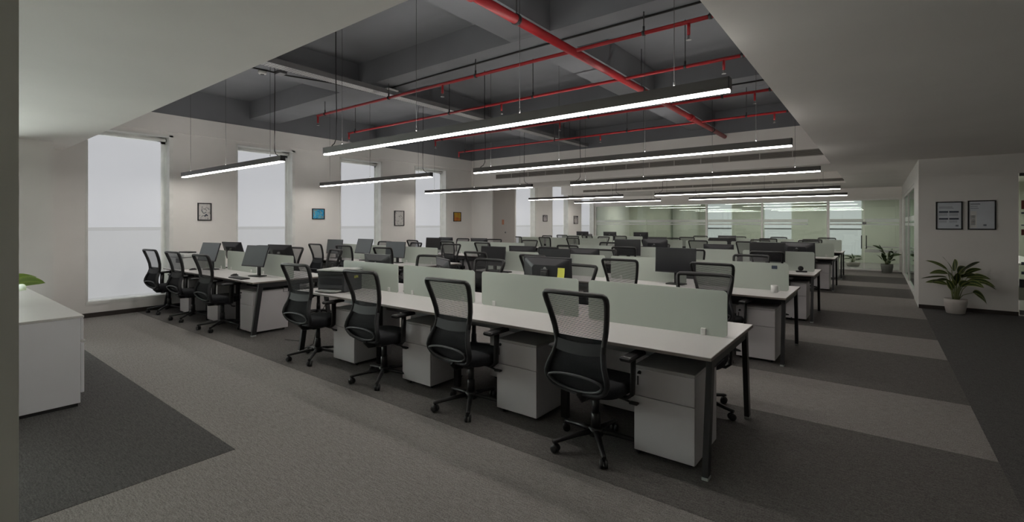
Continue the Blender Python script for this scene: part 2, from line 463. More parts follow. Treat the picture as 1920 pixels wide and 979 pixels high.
for i, (a, b) in enumerate(ADDED_WIN):
    w = struct('window_%d' % (20 + i))  # added bay window, out of view, letting in extra daylight
    m = MB(); m.cbox(-9.70, -9.62, a, a + 0.05, 0.25, 2.7); m.cbox(-9.70, -9.62, b - 0.05, b, 0.25, 2.7); m.cbox(-9.70, -9.62, a, b, 0.25, 0.30); m.cbox(-9.70, -9.62, a, b, 2.65, 2.7); m.cbox(-9.70, -9.62, a, b, 1.42, 1.50)
    obj('window_frame', m, 'white_frame', w)
    obj('pane', MB().box(-9.662, -9.657, a + 0.05, b - 0.05, 0.30, 1.42), 'clear_glass', w)
    obj('pane', MB().box(-9.662, -9.657, a + 0.05, b - 0.05, 1.50, 2.65), 'clear_glass', w)
bl_names = ['nearest the white cabinet', 'behind the front window-side desk, second from the camera', 'third along the long window wall',
            'fourth along the window wall, before the door panel', 'first beyond the door panel', 'between the two small far pictures', 'last before the glass partition']
def make_window(i, a, b, zt=WT):
    w = struct('window_%d' % (i + 1))
    fr = MB()
    for y0, y1 in ((a, a + 0.05), (b - 0.14, b)): fr.cbox(-10.62, -10.55, y0, y1, WB, zt)
    fr.cbox(-10.62, -10.55, a, b, WB, WB + 0.05); fr.cbox(-10.62, -10.55, a, b, zt - 0.13, zt)
    obj('window_frame', fr, 'white_frame', w)
    # white lining of the reveal and the face trim round the opening
    tr = MB()
    tr.box(-10.62, XW + 0.012, b - 0.012, b + 0.05, WB, zt + 0.02)
    tr.box(-10.62, XW + 0.006, a - 0.02, a + 0.012, WB, zt + 0.02)
    tr.box(-10.62, XW + 0.012, a - 0.02, b + 0.05, WB - 0.04, WB + 0.012)
    tr.box(-10.62, XW + 0.012, a - 0.02, b + 0.05, zt - 0.012, zt + 0.02)
    obj('window_lining', tr, 'white_frame', w)
    obj('transom', MB().cbox(-10.62, -10.56, a + 0.05, b - 0.05, 1.42, 1.50), 'white_frame', w)
    obj('pane', MB().box(-10.60, -10.595, a + 0.05, b - 0.05, WB + 0.05, 1.42), 'clear_glass', w)
    obj('pane', MB().box(-10.60, -10.595, a + 0.05, b - 0.05, 1.50, zt - 0.05), 'clear_glass', w)
    t = thing('roller_blind', 'white translucent roller blind in the window ' + bl_names[i], 'blind', (-10.50, (a + b) / 2, WB + 0.02), 0, 'roller blinds along the window wall')
    hw = (b - a) / 2
    z = -(WB + 0.02)
    obj('fabric', MB().box(-0.002, 0.002, -hw + 0.02, hw - 0.10, z + 1.49, z + zt - 0.10), 'blind_lit', t)
    obj('fabric', MB().box(-0.004, 0.0, -hw + 0.02, hw - 0.10, z + WB + 0.045, z + 1.44), 'blind_lit_lower', t)
    obj('rail', MB().cbox(-0.010, 0.010, -hw + 0.018, hw - 0.098, z + 1.435, z + 1.495, 0.003), 'blind_lit_rail', t)  # dimmer glowing strip stands in for the transom's shade on the fabric
    obj('rail', MB().cbox(-0.010, 0.010, -hw + 0.018, hw - 0.098, z + WB + 0.018, z + WB + 0.05, 0.003), 'blind_lit_rail', t)
    rb = MB(); rb.lathe([(0.03, -hw + 0.02), (0.03, hw - 0.03)], 12, (0.0, 0, z + zt - 0.06), True, 'Y')
    obj('roller_tube', rb, 'white_frame', t)
for i, (a, b) in enumerate(WIN): make_window(i, a, b)

# shaft with the door panel
struct('wall_shaft', MB().box(XW, -9.49, 11.32, 12.5, 0, ZSO), 'wall_paint')
dp = struct('door_1', MB().cbox(-9.49, -9.475, 11.36, 12.46, 0.02, 2.70, 0.004), 'door_panel', 'flush grey service door on the shaft')
obj('door_lock', MB().lathe([(0.0, 0), (0.025, 0), (0.025, 0.02), (0.0, 0.02)], 12, (-9.475, 11.95, 1.27), True, 'X'), 'steel_grey', dp)
obj('door_notice', MB().box(-9.475, -9.471, 11.78, 11.88, 1.52, 1.68), 'orange_sign', dp)

# ------------------------------------------------------------------ ceiling: slab, beams, white soffits
ce = struct('ceiling', MB().box(-10.7, 4.2, -4.2, 24, ZSL, ZSL + 0.2), 'ceiling_grey', 'dark grey painted concrete slab with beams')
obj('perimeter_beam', MB().box(-10.7, XW + 0.02, 1.66, 11.4, ZS, ZSL), 'ceiling_grey', ce)
obj('perimeter_beam', MB().box(-10.7, -0.75, 11.305, 11.6, ZS, ZSL), 'ceiling_grey', ce)
for y0, y1 in ((4.50, 5.10), (7.66, 8.26)): obj('beam', MB().box(XW, 0.2, y0, y1, ZB, ZSL), 'ceiling_grey', ce)
for x0, x1 in ((-7.06, -6.53), (-3.48, -2.93)): obj('beam', MB().box(x0, x1, 1.0, 11.4, ZB + 0.002, ZSL), 'ceiling_grey', ce)
so = MB()
so.box(-10.66, 4.2, -4.2, 1.66, ZSO, ZSO + 0.04); so.box(-10.66, 4.2, 1.60, 1.655, ZSO + 0.04, ZSL)
so.box(-0.75, 4.2, 1.66, 24, ZSO, ZSO + 0.04); so.box(-0.745, -0.69, 1.66, 19.7, ZSO + 0.04, ZSL)
obj('soffit', so, 'soffit_paint', ce)
obj('bulkhead', MB().box(XW, -0.75, 11.3, 13.0, ZSO, ZS), 'soffit_paint', ce)
obj('recess_ceiling', MB().box(XW, -0.75, 12.9, 16.9, 3.22, 3.27), 'soffit_paint', ce)
obj('bulkhead', MB().box(XW, -0.75, 16.75, 19.7, ZSO, 3.25), 'soffit_paint', ce)
obj('bulkhead', MB().box(XW, 4.2, 19.62, 19.82, 2.36, ZSO + 0.02), 'soffit_paint', ce)
obj('room_ceiling', MB().box(-10.66, 4.2, 19.8, 24, 2.70, 2.75), 'soffit_paint', ce)

# ------------------------------------------------------------------ right-hand wall, cabin, room behind the camera
wr = MB(); wr.box(0.58, 1.86, 11.55, 11.67, 0, ZSO)
wall_right = struct('wall_right', wr, 'wall_paint', 'grey-white end wall with framed notices')
struct('baseboard_right', MB().box(0.58, 1.86, 11.536, 11.55, 0, 0.07), 'skirting')
struct('wall_cabin', MB().box(0.58, 0.68, 11.67, 12.98, 0, ZSO).box(0.58, 0.68, 12.98, 19.62, 2.40, ZSO).box(0.58, 0.68, 18.6, 19.62, 0, 2.4), 'white_frame')
cw = struct('window_8', None, None, 'glazed side of the cabin along the aisle')
m = MB(); m.cbox(0.59, 0.67, 12.98, 13.06, 0, 2.4); m.cbox(0.59, 0.67, 18.52, 18.6, 0, 2.4); m.cbox(0.59, 0.67, 13.06, 18.52, 2.32, 2.4); m.cbox(0.59, 0.67, 13.06, 18.52, 0, 0.06); m.cbox(0.60, 0.66, 16.2, 16.26, 0.06, 2.32)
obj('window_frame', m, 'white_frame', cw)
obj('pane', MB().box(0.625, 0.635, 13.06, 16.2, 0.06, 2.32), 'partition_glass', cw)
obj('pane', MB().box(0.625, 0.635, 16.26, 18.52, 0.06, 2.32), 'partition_glass', cw)
for z0, z1 in ((1.62, 1.74), (1.50, 1.57)): obj('frosted_band', MB().box(0.618, 0.6235, 13.06, 18.52, z0, z1), 'film_white', cw)
struct('wall_cabin_inner', MB().box(3.6, 3.72, 11.67, 19.62, 0, ZSO).box(0.68, 3.6, 19.5, 19.62, 0, ZSO), 'olive_wall')
tb = thing('meeting_table', 'white topped table standing inside the glazed cabin', 'table', (2.0, 15.6, 0))
obj('table_top', MB().cbox(-0.8, 0.8, -1.6, 1.6, 0.71, 0.75), 'laminate', tb)
for sx in (-0.7, 0.7):
    for sy in (-1.5, 1.5): obj('leg', MB().box(sx - 0.03, sx + 0.03, sy - 0.03, sy + 0.03, 0, 0.71), 'steel_grey', tb)
dg = struct('door_2', None, None, 'glass entrance door at the far right')
obj('pane', MB().box(1.88, 3.2, 11.60, 11.612, 0.10, 2.40), 'partition_glass', dg)
obj('door_rail', MB().cbox(1.88, 3.2, 11.585, 11.625, 0.02, 0.10), 'steel_grey', dg)
obj('door_rail', MB().cbox(1.88, 3.2, 11.585, 11.625, 2.36, 2.41), 'steel_dark', dg)
obj('lock_plate', MB().cbox(1.88, 2.3, 11.58, 11.63, 0.48, 0.62), 'steel_dark', dg)
struct('wall_front', MB().box(1.86, 4.2, 11.55, 11.67, 2.41, ZSO).box(3.2, 4.2, 11.55, 11.67, 0, 2.41), 'wall_paint')
for z0, z1, w, mm in ((1.80, 1.95, 0.18, 'red_sign'), (1.72, 1.75, 0.10, 'print_dark'), (1.52, 1.54, 0.08, 'print_dark'), (1.36, 1.46, 0.10, 'red_sign'), (0.86, 0.91, 0.26, 'print_dark'), (0.70, 0.75, 0.14, 'print_dark')):
    obj('door_decal', MB().box(1.90, 1.90 + w, 11.596, 11.599, z0, z1), mm, dg)
struct('wall_side', MB().box(4.1, 4.3, -4.2, 24, 0, ZSL), 'wall_paint')
struct('wall_near', MB().box(-10.7, 4.3, -4.3, -4.1, 0, ZSL), 'wall_paint')
struct('wall_pier', MB().box(-2.7, -2.0, -0.9, 0.225, 0, ZSO), 'column_paint', 'dark near wall end at the left edge')

# ------------------------------------------------------------------ back glass partition and the rooms behind it
YG = 19.7
gw = struct('wall_glass', None, None, 'glass partition across the far end')
mu = [(-10.33, -10.27), (-5.46, -5.38), (-3.47, -3.41), (-1.43, -1.35), (0.52, 0.58)]
for a, b in mu: obj('mullion', MB().cbox(a, b, YG - 0.035, YG + 0.035, 0, 2.36, 0.004), 'white_frame', gw)
obj('head_rail', MB().cbox(-10.35, 0.58, YG - 0.04, YG + 0.04, 2.32, 2.37, 0.004), 'white_frame', gw)
obj('sill_rail', MB().cbox(-10.35, 0.58, YG - 0.04, YG + 0.04, 0, 0.05, 0.004), 'white_frame', gw)
panes = [(-10.27, -7.90), (-7.89, -5.46), (-5.38, -3.47), (-3.41, -1.43), (-1.35, -0.40), (-0.385, 0.52)]
for k, (a, b) in enumerate(panes):
    pn = obj('pane', MB().box(a, b, YG - 0.005, YG + 0.005, 0.05, 2.32), 'partition_glass', gw)
    for z0, z1 in ((1.60, 1.71), (1.50, 1.555)):
        obj('frosted_band', MB().box(a + 0.01, b - (0.55 if k == 3 else 0.01), YG - 0.010, YG - 0.0055, z0, z1), 'film_white', pn)
    if k == 5:
        for z0, z1 in ((0.76, 0.80), (0.60, 0.70)):
            obj('frosted_band', MB().box(a + 0.01, b - 0.01, YG - 0.010, YG - 0.0055, z0, z1), 'film_white', pn)
hd = MB()
for x in (-0.46, -0.33):
    hd.tube([(x, YG - 0.06, 0.72), (x, YG - 0.06, 1.16)], 0.013, 8)
    for z in (0.78, 1.10): hd.tube([(x, YG - 0.06, z), (x, YG, z)], 0.008, 6)
obj('door_handle', hd, 'steel_dark', gw)
obj('patch_lock', MB().cbox(-0.44, -0.33, YG - 0.02, YG + 0.02, 1.53, 1.61), 'steel_grey', gw)
# far rooms
struct('wall_back', MB().box(-10.66, -6.41, 23.5, 23.7, 0, 2.75).box(-5.36, -4.0, 23.5, 23.7, 0, 2.75).box(-2.97, -1.67, 23.5, 23.7, 0, 2.75).box(-0.55, 4.2, 23.5, 23.7, 0, 2.75)
       .box(-6.41, -5.36, 23.5, 23.7, 0, 0.3).box(-4.0, -2.97, 23.5, 23.7, 0, 0.3).box(-1.67, -0.55, 23.5, 23.7, 0, 0.3), 'olive_wall')
struct('wall_divide', MB().box(-6.9, -6.8, 19.82, 23.5, 0, 2.75), 'olive_wall')
for i, (a, b) in enumerate(((-6.41, -5.36), (-4.0, -2.97), (-1.67, -0.55))):
    w = struct('window_%d' % (9 + i))
    m = MB(); m.cbox(a, a + 0.05, 23.52, 23.6, 0.3, 2.7); m.cbox(b - 0.05, b, 23.52, 23.6, 0.3, 2.7); m.cbox(a, b, 23.52, 23.6, 0.3, 0.36); m.cbox(a, b, 23.52, 23.6, 1.30, 1.36)
    obj('window_frame', m, 'white_frame', w)
    obj('pane', MB().box(a + 0.05, b - 0.05, 23.58, 23.585, 0.36, 2.7), 'clear_glass', w)
    t = thing('roller_blind', 'white lit roller blind behind the glass partition, ' + ('leftmost of three', 'middle of three', 'rightmost of three by the glass door')[i], 'blind', ((a + b) / 2, 23.46, 0.30), 0, 'roller blinds in the far rooms')
    hw = (b - a) / 2
    obj('fabric', MB().box(-hw, hw, -0.002, 0.002, 1.06, 2.40), 'blind_lit', t)
    obj('fabric', MB().box(-hw, hw, 0.0, 0.004, 0.0, 1.0), 'blind_lit_lower', t)
    obj('rail', MB().cbox(-hw, hw, -0.008, 0.008, 1.0, 1.06, 0.002), 'conduit_grey', t)

for x, y, lb in ((-9.0, 21.6, 'added square ceiling light in the left far room'), 
                 (-5.0, 21.6, 'added square ceiling light in the right far room, leftmost'), (-2.6, 21.6, 'added square ceiling light in the right far room, middle'), (-0.2, 21.6, 'added square ceiling light in the right far room, rightmost'),
                 (2.1, 14.2, 'added square ceiling light inside the glazed cabin, nearer'), (2.1, 17.2, 'added square ceiling light inside the glazed cabin, farther')):
    t = thing('added_ceiling_light', lb, 'lamp', (x, y, 2.66), 0, 'added square ceiling lights in the glazed rooms')  # light panels added to brighten the far rooms and cabin
    m = MB(); m.cbox(-0.30, 0.30, -0.30, -0.28, 0, 0.038); m.cbox(-0.30, 0.30, 0.28, 0.30, 0, 0.038); m.cbox(-0.30, -0.28, -0.28, 0.28, 0, 0.038); m.cbox(0.28, 0.30, -0.28, 0.28, 0, 0.038)
    obj('frame', m, 'white_frame', t)
    obj('diffuser', MB().box(-0.279, 0.279, -0.279, 0.279, 0.006, 0.012), 'added_panel_lit', t)

# ------------------------------------------------------------------ air grilles
def grille(x0, x1, y, z0, z1, n, label):
    t = thing('air_grille', label, 'vent', ((x0 + x1) / 2, y, z0), 0, 'linear air grilles in the bulkheads')
    L = x1 - x0; h = z1 - z0
    obj('back_plate', MB().box(-L / 2, L / 2, -0.006, 0.0, 0, h), 'grille_dark', t)
    fr = MB(); fr.box(-L / 2, L / 2, -0.014, -0.005, -0.008, 0.006); fr.box(-L / 2, L / 2, -0.014, -0.005, h - 0.006, h + 0.008)
    obj('rim', fr, 'grille_rim', t)
    w = L / n
    pm = MB()
    ns = 6
    for k in range(ns):
        z = 0.008 + (h - 0.016) * (k + 0.2) / ns
        pm.box(-w / 2 + 0.012, w / 2 - 0.012, -0.016, -0.006, z, z + h / ns * 0.42)
    pme = pm.mesh('louvre_panel', 'grille_slat')
    bm_ = MB().box(-0.008, 0.008, -0.018, -0.006, 0, h).mesh('divider_bar', 'grille_rim')
    for k in range(n):
        obj('louvre_panel', pme, None, t, (-L / 2 + w * (k + 0.5), 0, 0))
        if k: obj('divider_bar', bm_, None, t, (-L / 2 + w * k, 0, 0))
grille(-9.32, -0.80, 11.3, 2.925, 3.055, 14, 'long dark louvred air grille on the nearer white bulkhead')
grille(-9.32, -0.80, 16.75, 2.795, 2.875, 14, 'long dark louvred air grille on the farther white bulkhead')

# ------------------------------------------------------------------ pendant lamps
LZ = 2.40
def pendant(x0, x1, y, label, cord_end, ztop):
    L = x1 - x0
    t = thing('pendant_lamp', label, 'lamp', ((x0 + x1) / 2, y, LZ), 0, 'linear pendant lamps over the desk rows')
    h = L / 2
    hs = MB(); hs.box(-h, h, -0.034, -0.026, 0.0, 0.075); hs.box(-h, h, 0.026, 0.034, 0.0, 0.075); hs.box(-h, h, -0.026, 0.026, 0.046, 0.052)
    obj('housing', hs, 'lamp_housing', t)
    obj('diffuser', MB().box(-h + 0.004, h - 0.004, -0.0255, 0.0255, -0.013, 0.020), 'led_diffuser', t)
    if ztop > 3.5: obj('added_uplight', MB().box(-h + 0.3, h - 0.3, -0.02, 0.02, 0.053, 0.060), 'led_added_uplight', t)  # upward strip added to brighten the slab and bulkheads
    for sx in (-1, 1): obj('end_cap', MB().cbox(sx * h - 0.004, sx * h + 0.004, -0.035, 0.035, -0.001, 0.076, 0.001), 'steel_dark', t)
    zt = ztop - LZ
    n = 4 if L > 4 else 3
    for k in range(n):
        x = -h + 0.35 + (L - 0.7) * k / (n - 1)
        obj('suspension_wire', MB().tube([(x, 0, 0.075), (x, 0, zt)], 0.0022, 5), 'rod_steel', t)
        obj('wire_gripper', MB().tube([(x, 0, 0.075), (x, 0, 0.11)], 0.006, 6), 'chrome', t)
    cx = (h - 0.22) * cord_end
    pts = [(cx + 0.0, 0, zt), (cx, 0, zt * 0.55), (cx - 0.012 * cord_end, 0.004, zt * 0.25), (cx - 0.005 * cord_end, 0, 0.16), (cx + 0.03 * cord_end, 0, 0.11), (cx + 0.07 * cord_end, 0, 0.095), (cx + 0.10 * cord_end, 0, 0.075)]
    obj('power_cord', MB().tube(pts, 0.006, 6), 'cord_black', t)
rown = ['front', 'second', 'third', 'fourth', 'rearmost']
LY = [3.20, 5.89, 9.02, 13.95, 17.2]
ZT = [ZSL, ZSL, ZSL, 3.22, ZSO]
for i, y in enumerate(LY):
    pendant(-5.32, -0.74, y, 'long black linear LED pendant lamp above the %s main desk row' % rown[i], -1, ZT[i])
    pendant(-9.97, -6.36, y, 'shorter black linear LED pendant lamp above the %s window-side desk row' % rown[i], 1, ZT[i])

# ------------------------------------------------------------------ sprinkler piping, tray, ceiling devices
sp = thing('sprinkler_piping', 'red sprinkler main and branch pipes hung below the dark ceiling', 'pipe', (-2.72, 6.5, 3.49))
O = Vector((-2.72, 6.5, 3.49))
def loc(x, y, z): return (x - O.x, y - O.y, z - O.z)
obj('main_pipe', MB().tube([loc(-2.72, 1.7, 3.49), loc(-2.72, 11.29, 3.49)], 0.045, 14), 'red_pipe', sp)
for y in (2.9, 8.9):
    obj('coupling', MB().lathe([(0.045, -0.08), (0.062, -0.08), (0.062, 0.08), (0.045, 0.08)], 14, loc(-2.72, y, 3.49), True, 'Y'), 'red_pipe', sp)
BR = [(4.67, -8.03), (5.98, -9.05), (7.75, -8.25), (9.42, -9.10)]
for y, x0 in BR:
    bz = 3.50
    br = obj('branch_pipe', MB().tube([loc(x0, y, bz), loc(-0.76, y, bz)], 0.021, 10), 'red_pipe', sp)
    hx = [x0 + 0.02, -4.82, -1.45]
    for x in hx:
        obj('sprinkler_head', MB().tube([loc(x, y, bz), loc(x, y, bz - 0.13)], 0.016, 8), 'red_pipe', br)
        obj('sprinkler_deflector', MB().lathe([(0.008, -0.13), (0.014, -0.15), (0.008, -0.165), (0.026, -0.172), (0.026, -0.176)], 10, loc(x, y, bz)), 'chrome', br)
    for x in (x0 + 0.25, -6.0, -4.2, -1.9, -1.25):
        hr = obj('hanger_rod', MB().tube([loc(x, y, bz + 0.02), loc(x, y, ZSL if not (4.5 < y < 5.1 or 7.66 < y < 8.26) else ZB)], 0.006, 6), 'rod_steel', br)
        obj('pipe_clamp', MB().lathe([(0.023, -0.015), (0.029, -0.015), (0.029, 0.015), (0.023, 0.015)], 10, loc(x, y, bz), True, 'X').tube([loc(x, y, bz + 0.02), loc(x, y, bz + 0.07)], 0.012, 6), 'steel_dark', br)
for y in (3.6, 6.6, 10.3):
    obj('hanger_rod', MB().tube([loc(-2.72, y, 3.53), loc(-2.72, y, ZSL)], 0.006, 6), 'rod_steel', sp)
    obj('pipe_clamp', MB().lathe([(0.046, -0.02), (0.054, -0.02), (0.054, 0.02), (0.046, 0.02)], 14, loc(-2.72, y, 3.49), True, 'Y'), 'steel_dark', sp)

ct = thing('cable_tray', 'perforated galvanised cable tray running along the dark ceiling', 'cable tray', (-6.2, 6.5, 3.60))
obj('tray_bed', MB().box(-0.09, 0.09, -4.8, 4.75, 0.0, 0.004), 'tray_perforated', ct)
for sx in (-1, 1): obj('tray_side', MB().box(sx * 0.092 - 0.003, sx * 0.092 + 0.003, -4.8, 4.75, 0.0, 0.07), 'tray_steel', ct)
for k in range(5):
    c = MB(); x = -0.06 + 0.028 * k
    c.tube([(x, -4.8, 0.02), (x + 0.01, -2, 0.018), (x - 0.008, 1, 0.02), (x, 4.75, 0.018)], 0.009, 6)
    obj('cable', c, 'cord_black', ct)
for y in (-3.9, -1.6, 1.4, 3.8):
    for sx in (-0.085, 0.085): obj('hanger_rod', MB().tube([(sx, y, 0.0), (sx, y, 0.48 if abs(y + 1.7) > 0.5 and abs(y - 1.45) > 0.4 else 0.12)], 0.005, 6), 'rod_steel', ct)

cd = thing('conduit', 'thin black conduit clipped under the first cross beam', 'conduit', (-4, 4.78, ZB - 0.012))
obj('tube', MB().tube([(-2.2, 0.05, 0), (-1.0, 0.01, 0), (0.5, 0.0, 0), (3.2, 0, 0)], 0.011, 6), 'cord_black', cd)
cd2 = thing('conduit', 'black flexible conduit running beside the cable tray', 'conduit', (-6.75, 4.2, ZB - 0.012))
obj('tube', MB().tube([(-0.1, -1.3, 0), (-0.06, -0.7, 0.0), (0.12, -0.1, 0), (0.14, 0.6, 0), (0.25, 0.95, 0), (0.42, 1.0, 0)], 0.010, 6), 'cord_black', cd2)
cd3 = thing('conduit', 'thin black conduit clipped under the farther cross beam', 'conduit', (-3, 7.95, ZB - 0.012))
obj('tube', MB().tube([(-3.5, 0, 0), (0, 0.0, 0), (2.3, 0, 0)], 0.011, 6), 'cord_black', cd3)
ap = thing('access_point', 'white square wireless access point under the first cross beam', 'access point', (-6.18, 4.82, ZB - 0.06))
obj('body', MB().cbox(-0.11, 0.11, -0.11, 0.11, 0.0, 0.03, 0.012), 'ceramic_white', ap)
obj('bracket', MB().box(-0.04, 0.04, -0.04, 0.04, 0.03, 0.058), 'steel_dark', ap)
sd = thing('smoke_detector', 'round white smoke detector beside the cable tray', 'detector', (-6.9, 3.18, ZB - 0.055))
obj('body', MB().lathe([(0.025, 0.0), (0.05, 0.006), (0.055, 0.03), (0.055, 0.054)], 20), 'ceramic_white', sd)
obj('sensor_ring', MB().lathe([(0.02, -0.006), (0.026, -0.006), (0.026, 0.002), (0.02, 0.002)], 16), 'steel_dark', sd)
jb = thing('junction_box', 'grey junction box feeding the pendant cord', 'junction box', (-6.72, 3.35, ZB - 0.05))
obj('body', MB().cbox(-0.09, 0.09, -0.05, 0.05, 0, 0.049, 0.004), 'steel_grey', jb)
obj('lid_screw', MB().lathe([(0.008, -0.004), (0.008, 0.001)], 8), 'chrome', jb)

# ------------------------------------------------------------------ office chair prototype
def prof_w(z):
    P = [(0.43, 0.085), (0.445, 0.15), (0.475, 0.195), (0.52, 0.225), (0.57, 0.228), (0.63, 0.205), (0.70, 0.180), (0.76, 0.176), (0.85, 0.193), (0.95, 0.212), (1.05, 0.230), (1.085, 0.231), (1.10, 0.215)]
    return interp(P, z)
def prof_y(z):
    P = [(0.43, -0.20), (0.48, -0.245), (0.55, -0.275), (0.62, -0.27), (0.70, -0.235), (0.77, -0.215), (0.86, -0.222), (0.95, -0.243), (1.05, -0.278), (1.10, -0.298)]
    return interp(P, z)
def interp(P, z):
    if z <= P[0][0]: return P[0][1]
    for (a, b), (c, d) in zip(P, P[1:]):
        if z <= c:
            t = (z - a) / (c - a); return b + (d - b) * t
    return P[-1][1]
def make_chair():
    t = thing('office_chair', 'x', 'chair')
    zs = [0.43, 0.445, 0.475, 0.50, 0.53, 0.56, 0.60, 0.64, 0.68, 0.72, 0.76, 0.80, 0.86, 0.92, 0.98, 1.04, 1.075, 1.09, 1.10]
    right = [(prof_w(z), prof_y(z) - 0.010 * 0, z) for z in zs]
    top = [(x, prof_y(1.10) - 0.012 * (1 - (x / 0.215) ** 2), 1.103) for x in (0.15, 0.08, 0.0, -0.08, -0.15)]
    left = [(-x, y, z) for x, y, z in right][::-1]
    bot = [(-0.04, -0.195, 0.425), (0.04, -0.195, 0.425)]
    up = MB(); ia = zs.index(0.72)
    up.tube(right[ia:] + top + left[:len(left) - ia], 0.017, 8, (0, 1, 0), 0.023)
    fr = obj('back_frame', up, 'black_plastic', t)
    lo = MB(); lo.tube(left[len(left) - ia - 2:] + bot + right[:ia + 2], 0.016, 8, (0, 1, 0), 0.024)
    def cross(u, v):
        x = (u * 2 - 1); z = 0.695 + v * 0.075 + 0.015 * x * x
        return (x * prof_w(z), prof_y(z) - 0.016 - 0.008 * (1 - x * x), z)
    lo.grid(cross, 10, 3)
    obj('lower_frame', lo, 'chair_grey', t)
    def mesh_fn(u, v):
        z = 0.745 + v * (1.098 - 0.745); x = (u * 2 - 1) * (prof_w(min(z, 1.08)) - 0.006)
        return (x, prof_y(z) - 0.020 * (1 - (u * 2 - 1) ** 2) * 0.6, z)
    obj('back_mesh', MB().grid(mesh_fn, 8, 12), 'chair_mesh', t)
    pad = MB()
    pad.grid(lambda u, v: ((u * 2 - 1) * (prof_w(0.75 + v * 0.055) - 0.006), prof_y(0.75 + v * 0.055) - 0.008, 0.75 + v * 0.055), 8, 2)
    def lowfn(u, v):
        z = 0.44 + v * 0.27; x = (u * 2 - 1) * (prof_w(z) - 0.006)
        return (x, prof_y(z) + 0.012 - 0.012 * (1 - (u * 2 - 1) ** 2), z)
    pad.grid(lowfn, 8, 8)
    obj('lumbar_panel', pad, 'seat_fabric', t)
    cr = MB(); pts = []
    for k in range(13):
        a = PI * (k / 12); x = 0.20 * math.cos(a); z = 0.535 + 0.035 * math.sin(a)
        pts.append((x, prof_y(z) - 0.022, z))
    for k in range(1, 12):
        a = PI + PI * (k / 12); x = 0.20 * math.cos(a); z = 0.535 + 0.085 * math.sin(a)
        pts.append((x, prof_y(z) - 0.016, z))
    cr.tube(pts, 0.009, 6, (0, 1, 0), 0.012, True)
    obj('lumbar_ring', cr, 'crescent_grey', t)
    # seat cushion
    sm = MB(); rings = []
    N = 28
    for z, k in ((0.405, 0.90), (0.415, 0.965), (0.445, 1.0), (0.470, 0.985), (0.487, 0.93), (0.493, 0.75), (0.495, 0.3)):
        ring = []
        for j in range(N):
            a = 2 * PI * j / N; c, s = math.cos(a), math.sin(a)
            x = 0.245 * k * math.copysign(abs(c) ** 0.55, c); y = 0.035 + 0.245 * k * math.copysign(abs(s) ** 0.6, s)
            zz = z - (0.02 * max(0, (y - 0.15) / 0.13) ** 2 if z > 0.43 else 0)
            ring.append((x, y, zz))
        rings.append(ring)
    vs = [p for r in rings for p in r]; fs = []
    for i in range(len(rings) - 1):
        for j in range(N): fs.append((i * N + j, i * N + (j + 1) % N, (i + 1) * N + (j + 1) % N, (i + 1) * N + j))
    fs.append(tuple(range(N))[::-1]); fs.append(tuple((len(rings) - 1) * N + j for j in range(N)))
    sm.add(vs, fs, True)
    obj('seat', sm, 'seat_fabric', t)
    me = MB(); me.cbox(-0.085, 0.085, -0.12, 0.12, 0.36, 0.408, 0.01)
    me.tube([(0.0, -0.08, 0.385), (0.0, -0.18, 0.39), (0.0, -0.225, 0.44)], 0.035, 8, (1, 0, 0), 0.016)
    mo = obj('mechanism', me, 'black_plastic', t)
    lv = MB().tube([(0.07, 0.03, 0.375), (0.20, 0.03, 0.365), (0.255, 0.03, 0.355)], 0.007, 6); lv.cbox(0.24, 0.30, 0.012, 0.048, 0.346, 0.362, 0.004)
    obj('lever', lv, 'black_plastic', mo)
    for sx in (-1, 1):
        a = MB(); a.tube([(sx * 0.10, 0.0, 0.395), (sx * 0.235, 0.0, 0.39), (sx * 0.272, 0.0, 0.42), (sx * 0.277, 0.0, 0.52), (sx * 0.277, 0.005, 0.665)], 0.013, 8, (0, 1, 0), 0.032)
        am = obj('armrest', a, 'black_plastic', t)
        p = MB(); p.cbox(sx * 0.277 - 0.042, sx * 0.277 + 0.042, -0.125, 0.125, 0.664, 0.694, 0.010)
        obj('arm_pad', p, 'black_plastic', am)
    col = MB(); col.lathe([(0.026, 0.22), (0.026, 0.365)], 12); col.lathe([(0.034, 0.12), (0.032, 0.235), (0.026, 0.24)], 14)
    obj('gas_column', col, 'black_plastic', t)
    hub = MB().lathe([(0.03, 0.075), (0.05, 0.08), (0.052, 0.125), (0.04, 0.14)], 16)
    obj('base_hub', hub, 'black_plastic', t)
    for k in range(5):
        a = 2 * PI * k / 5 + 0.35
        M = Matrix.Rotation(a, 4, 'Z')
        l = MB(); l.tube([tuple(M @ Vector(p)) for p in ((0.03, 0, 0.112), (0.16, 0, 0.098), (0.30, 0, 0.076), (0.322, 0, 0.072))], 0.021, 8, (0, 0, 1), 0.017, rs=[1.15, 1.0, 0.8, 0.7])
        lg = obj('base_leg', l, 'black_plastic', t)
        cs = MB(); cxy = M @ Vector((0.305, 0, 0))
        cs.tube([(cxy.x, cxy.y, 0.075), (cxy.x, cxy.y, 0.045)], 0.008, 6)
        Mc = Matrix.Translation((cxy.x, cxy.y, 0.029)) @ Matrix.Rotation(a + 0.9 * (k % 3 - 1), 4, 'Z')
        for s in (-1, 1):
            w = MB().lathe([(0.010, -0.009), (0.027, -0.009), (0.029, 0.0), (0.027, 0.009), (0.010, 0.009)], 14, (0, s * 0.015, 0), True, 'Y')
            cs.add([Mc @ Vector(v) for v in w.v], w.f, True)
        obj('caster', cs, 'black_plastic', lg)
    return t
chair0 = make_chair(); chair_used = [False]
BLK = {'m': 'long main desk', 'w': 'window-side desk'}
POSM = ['first from the right aisle', 'second from the right aisle', 'third from the right aisle', 'fourth from the right aisle']
POSW = ['farthest from the windows', 'middle seat', 'nearest the windows']
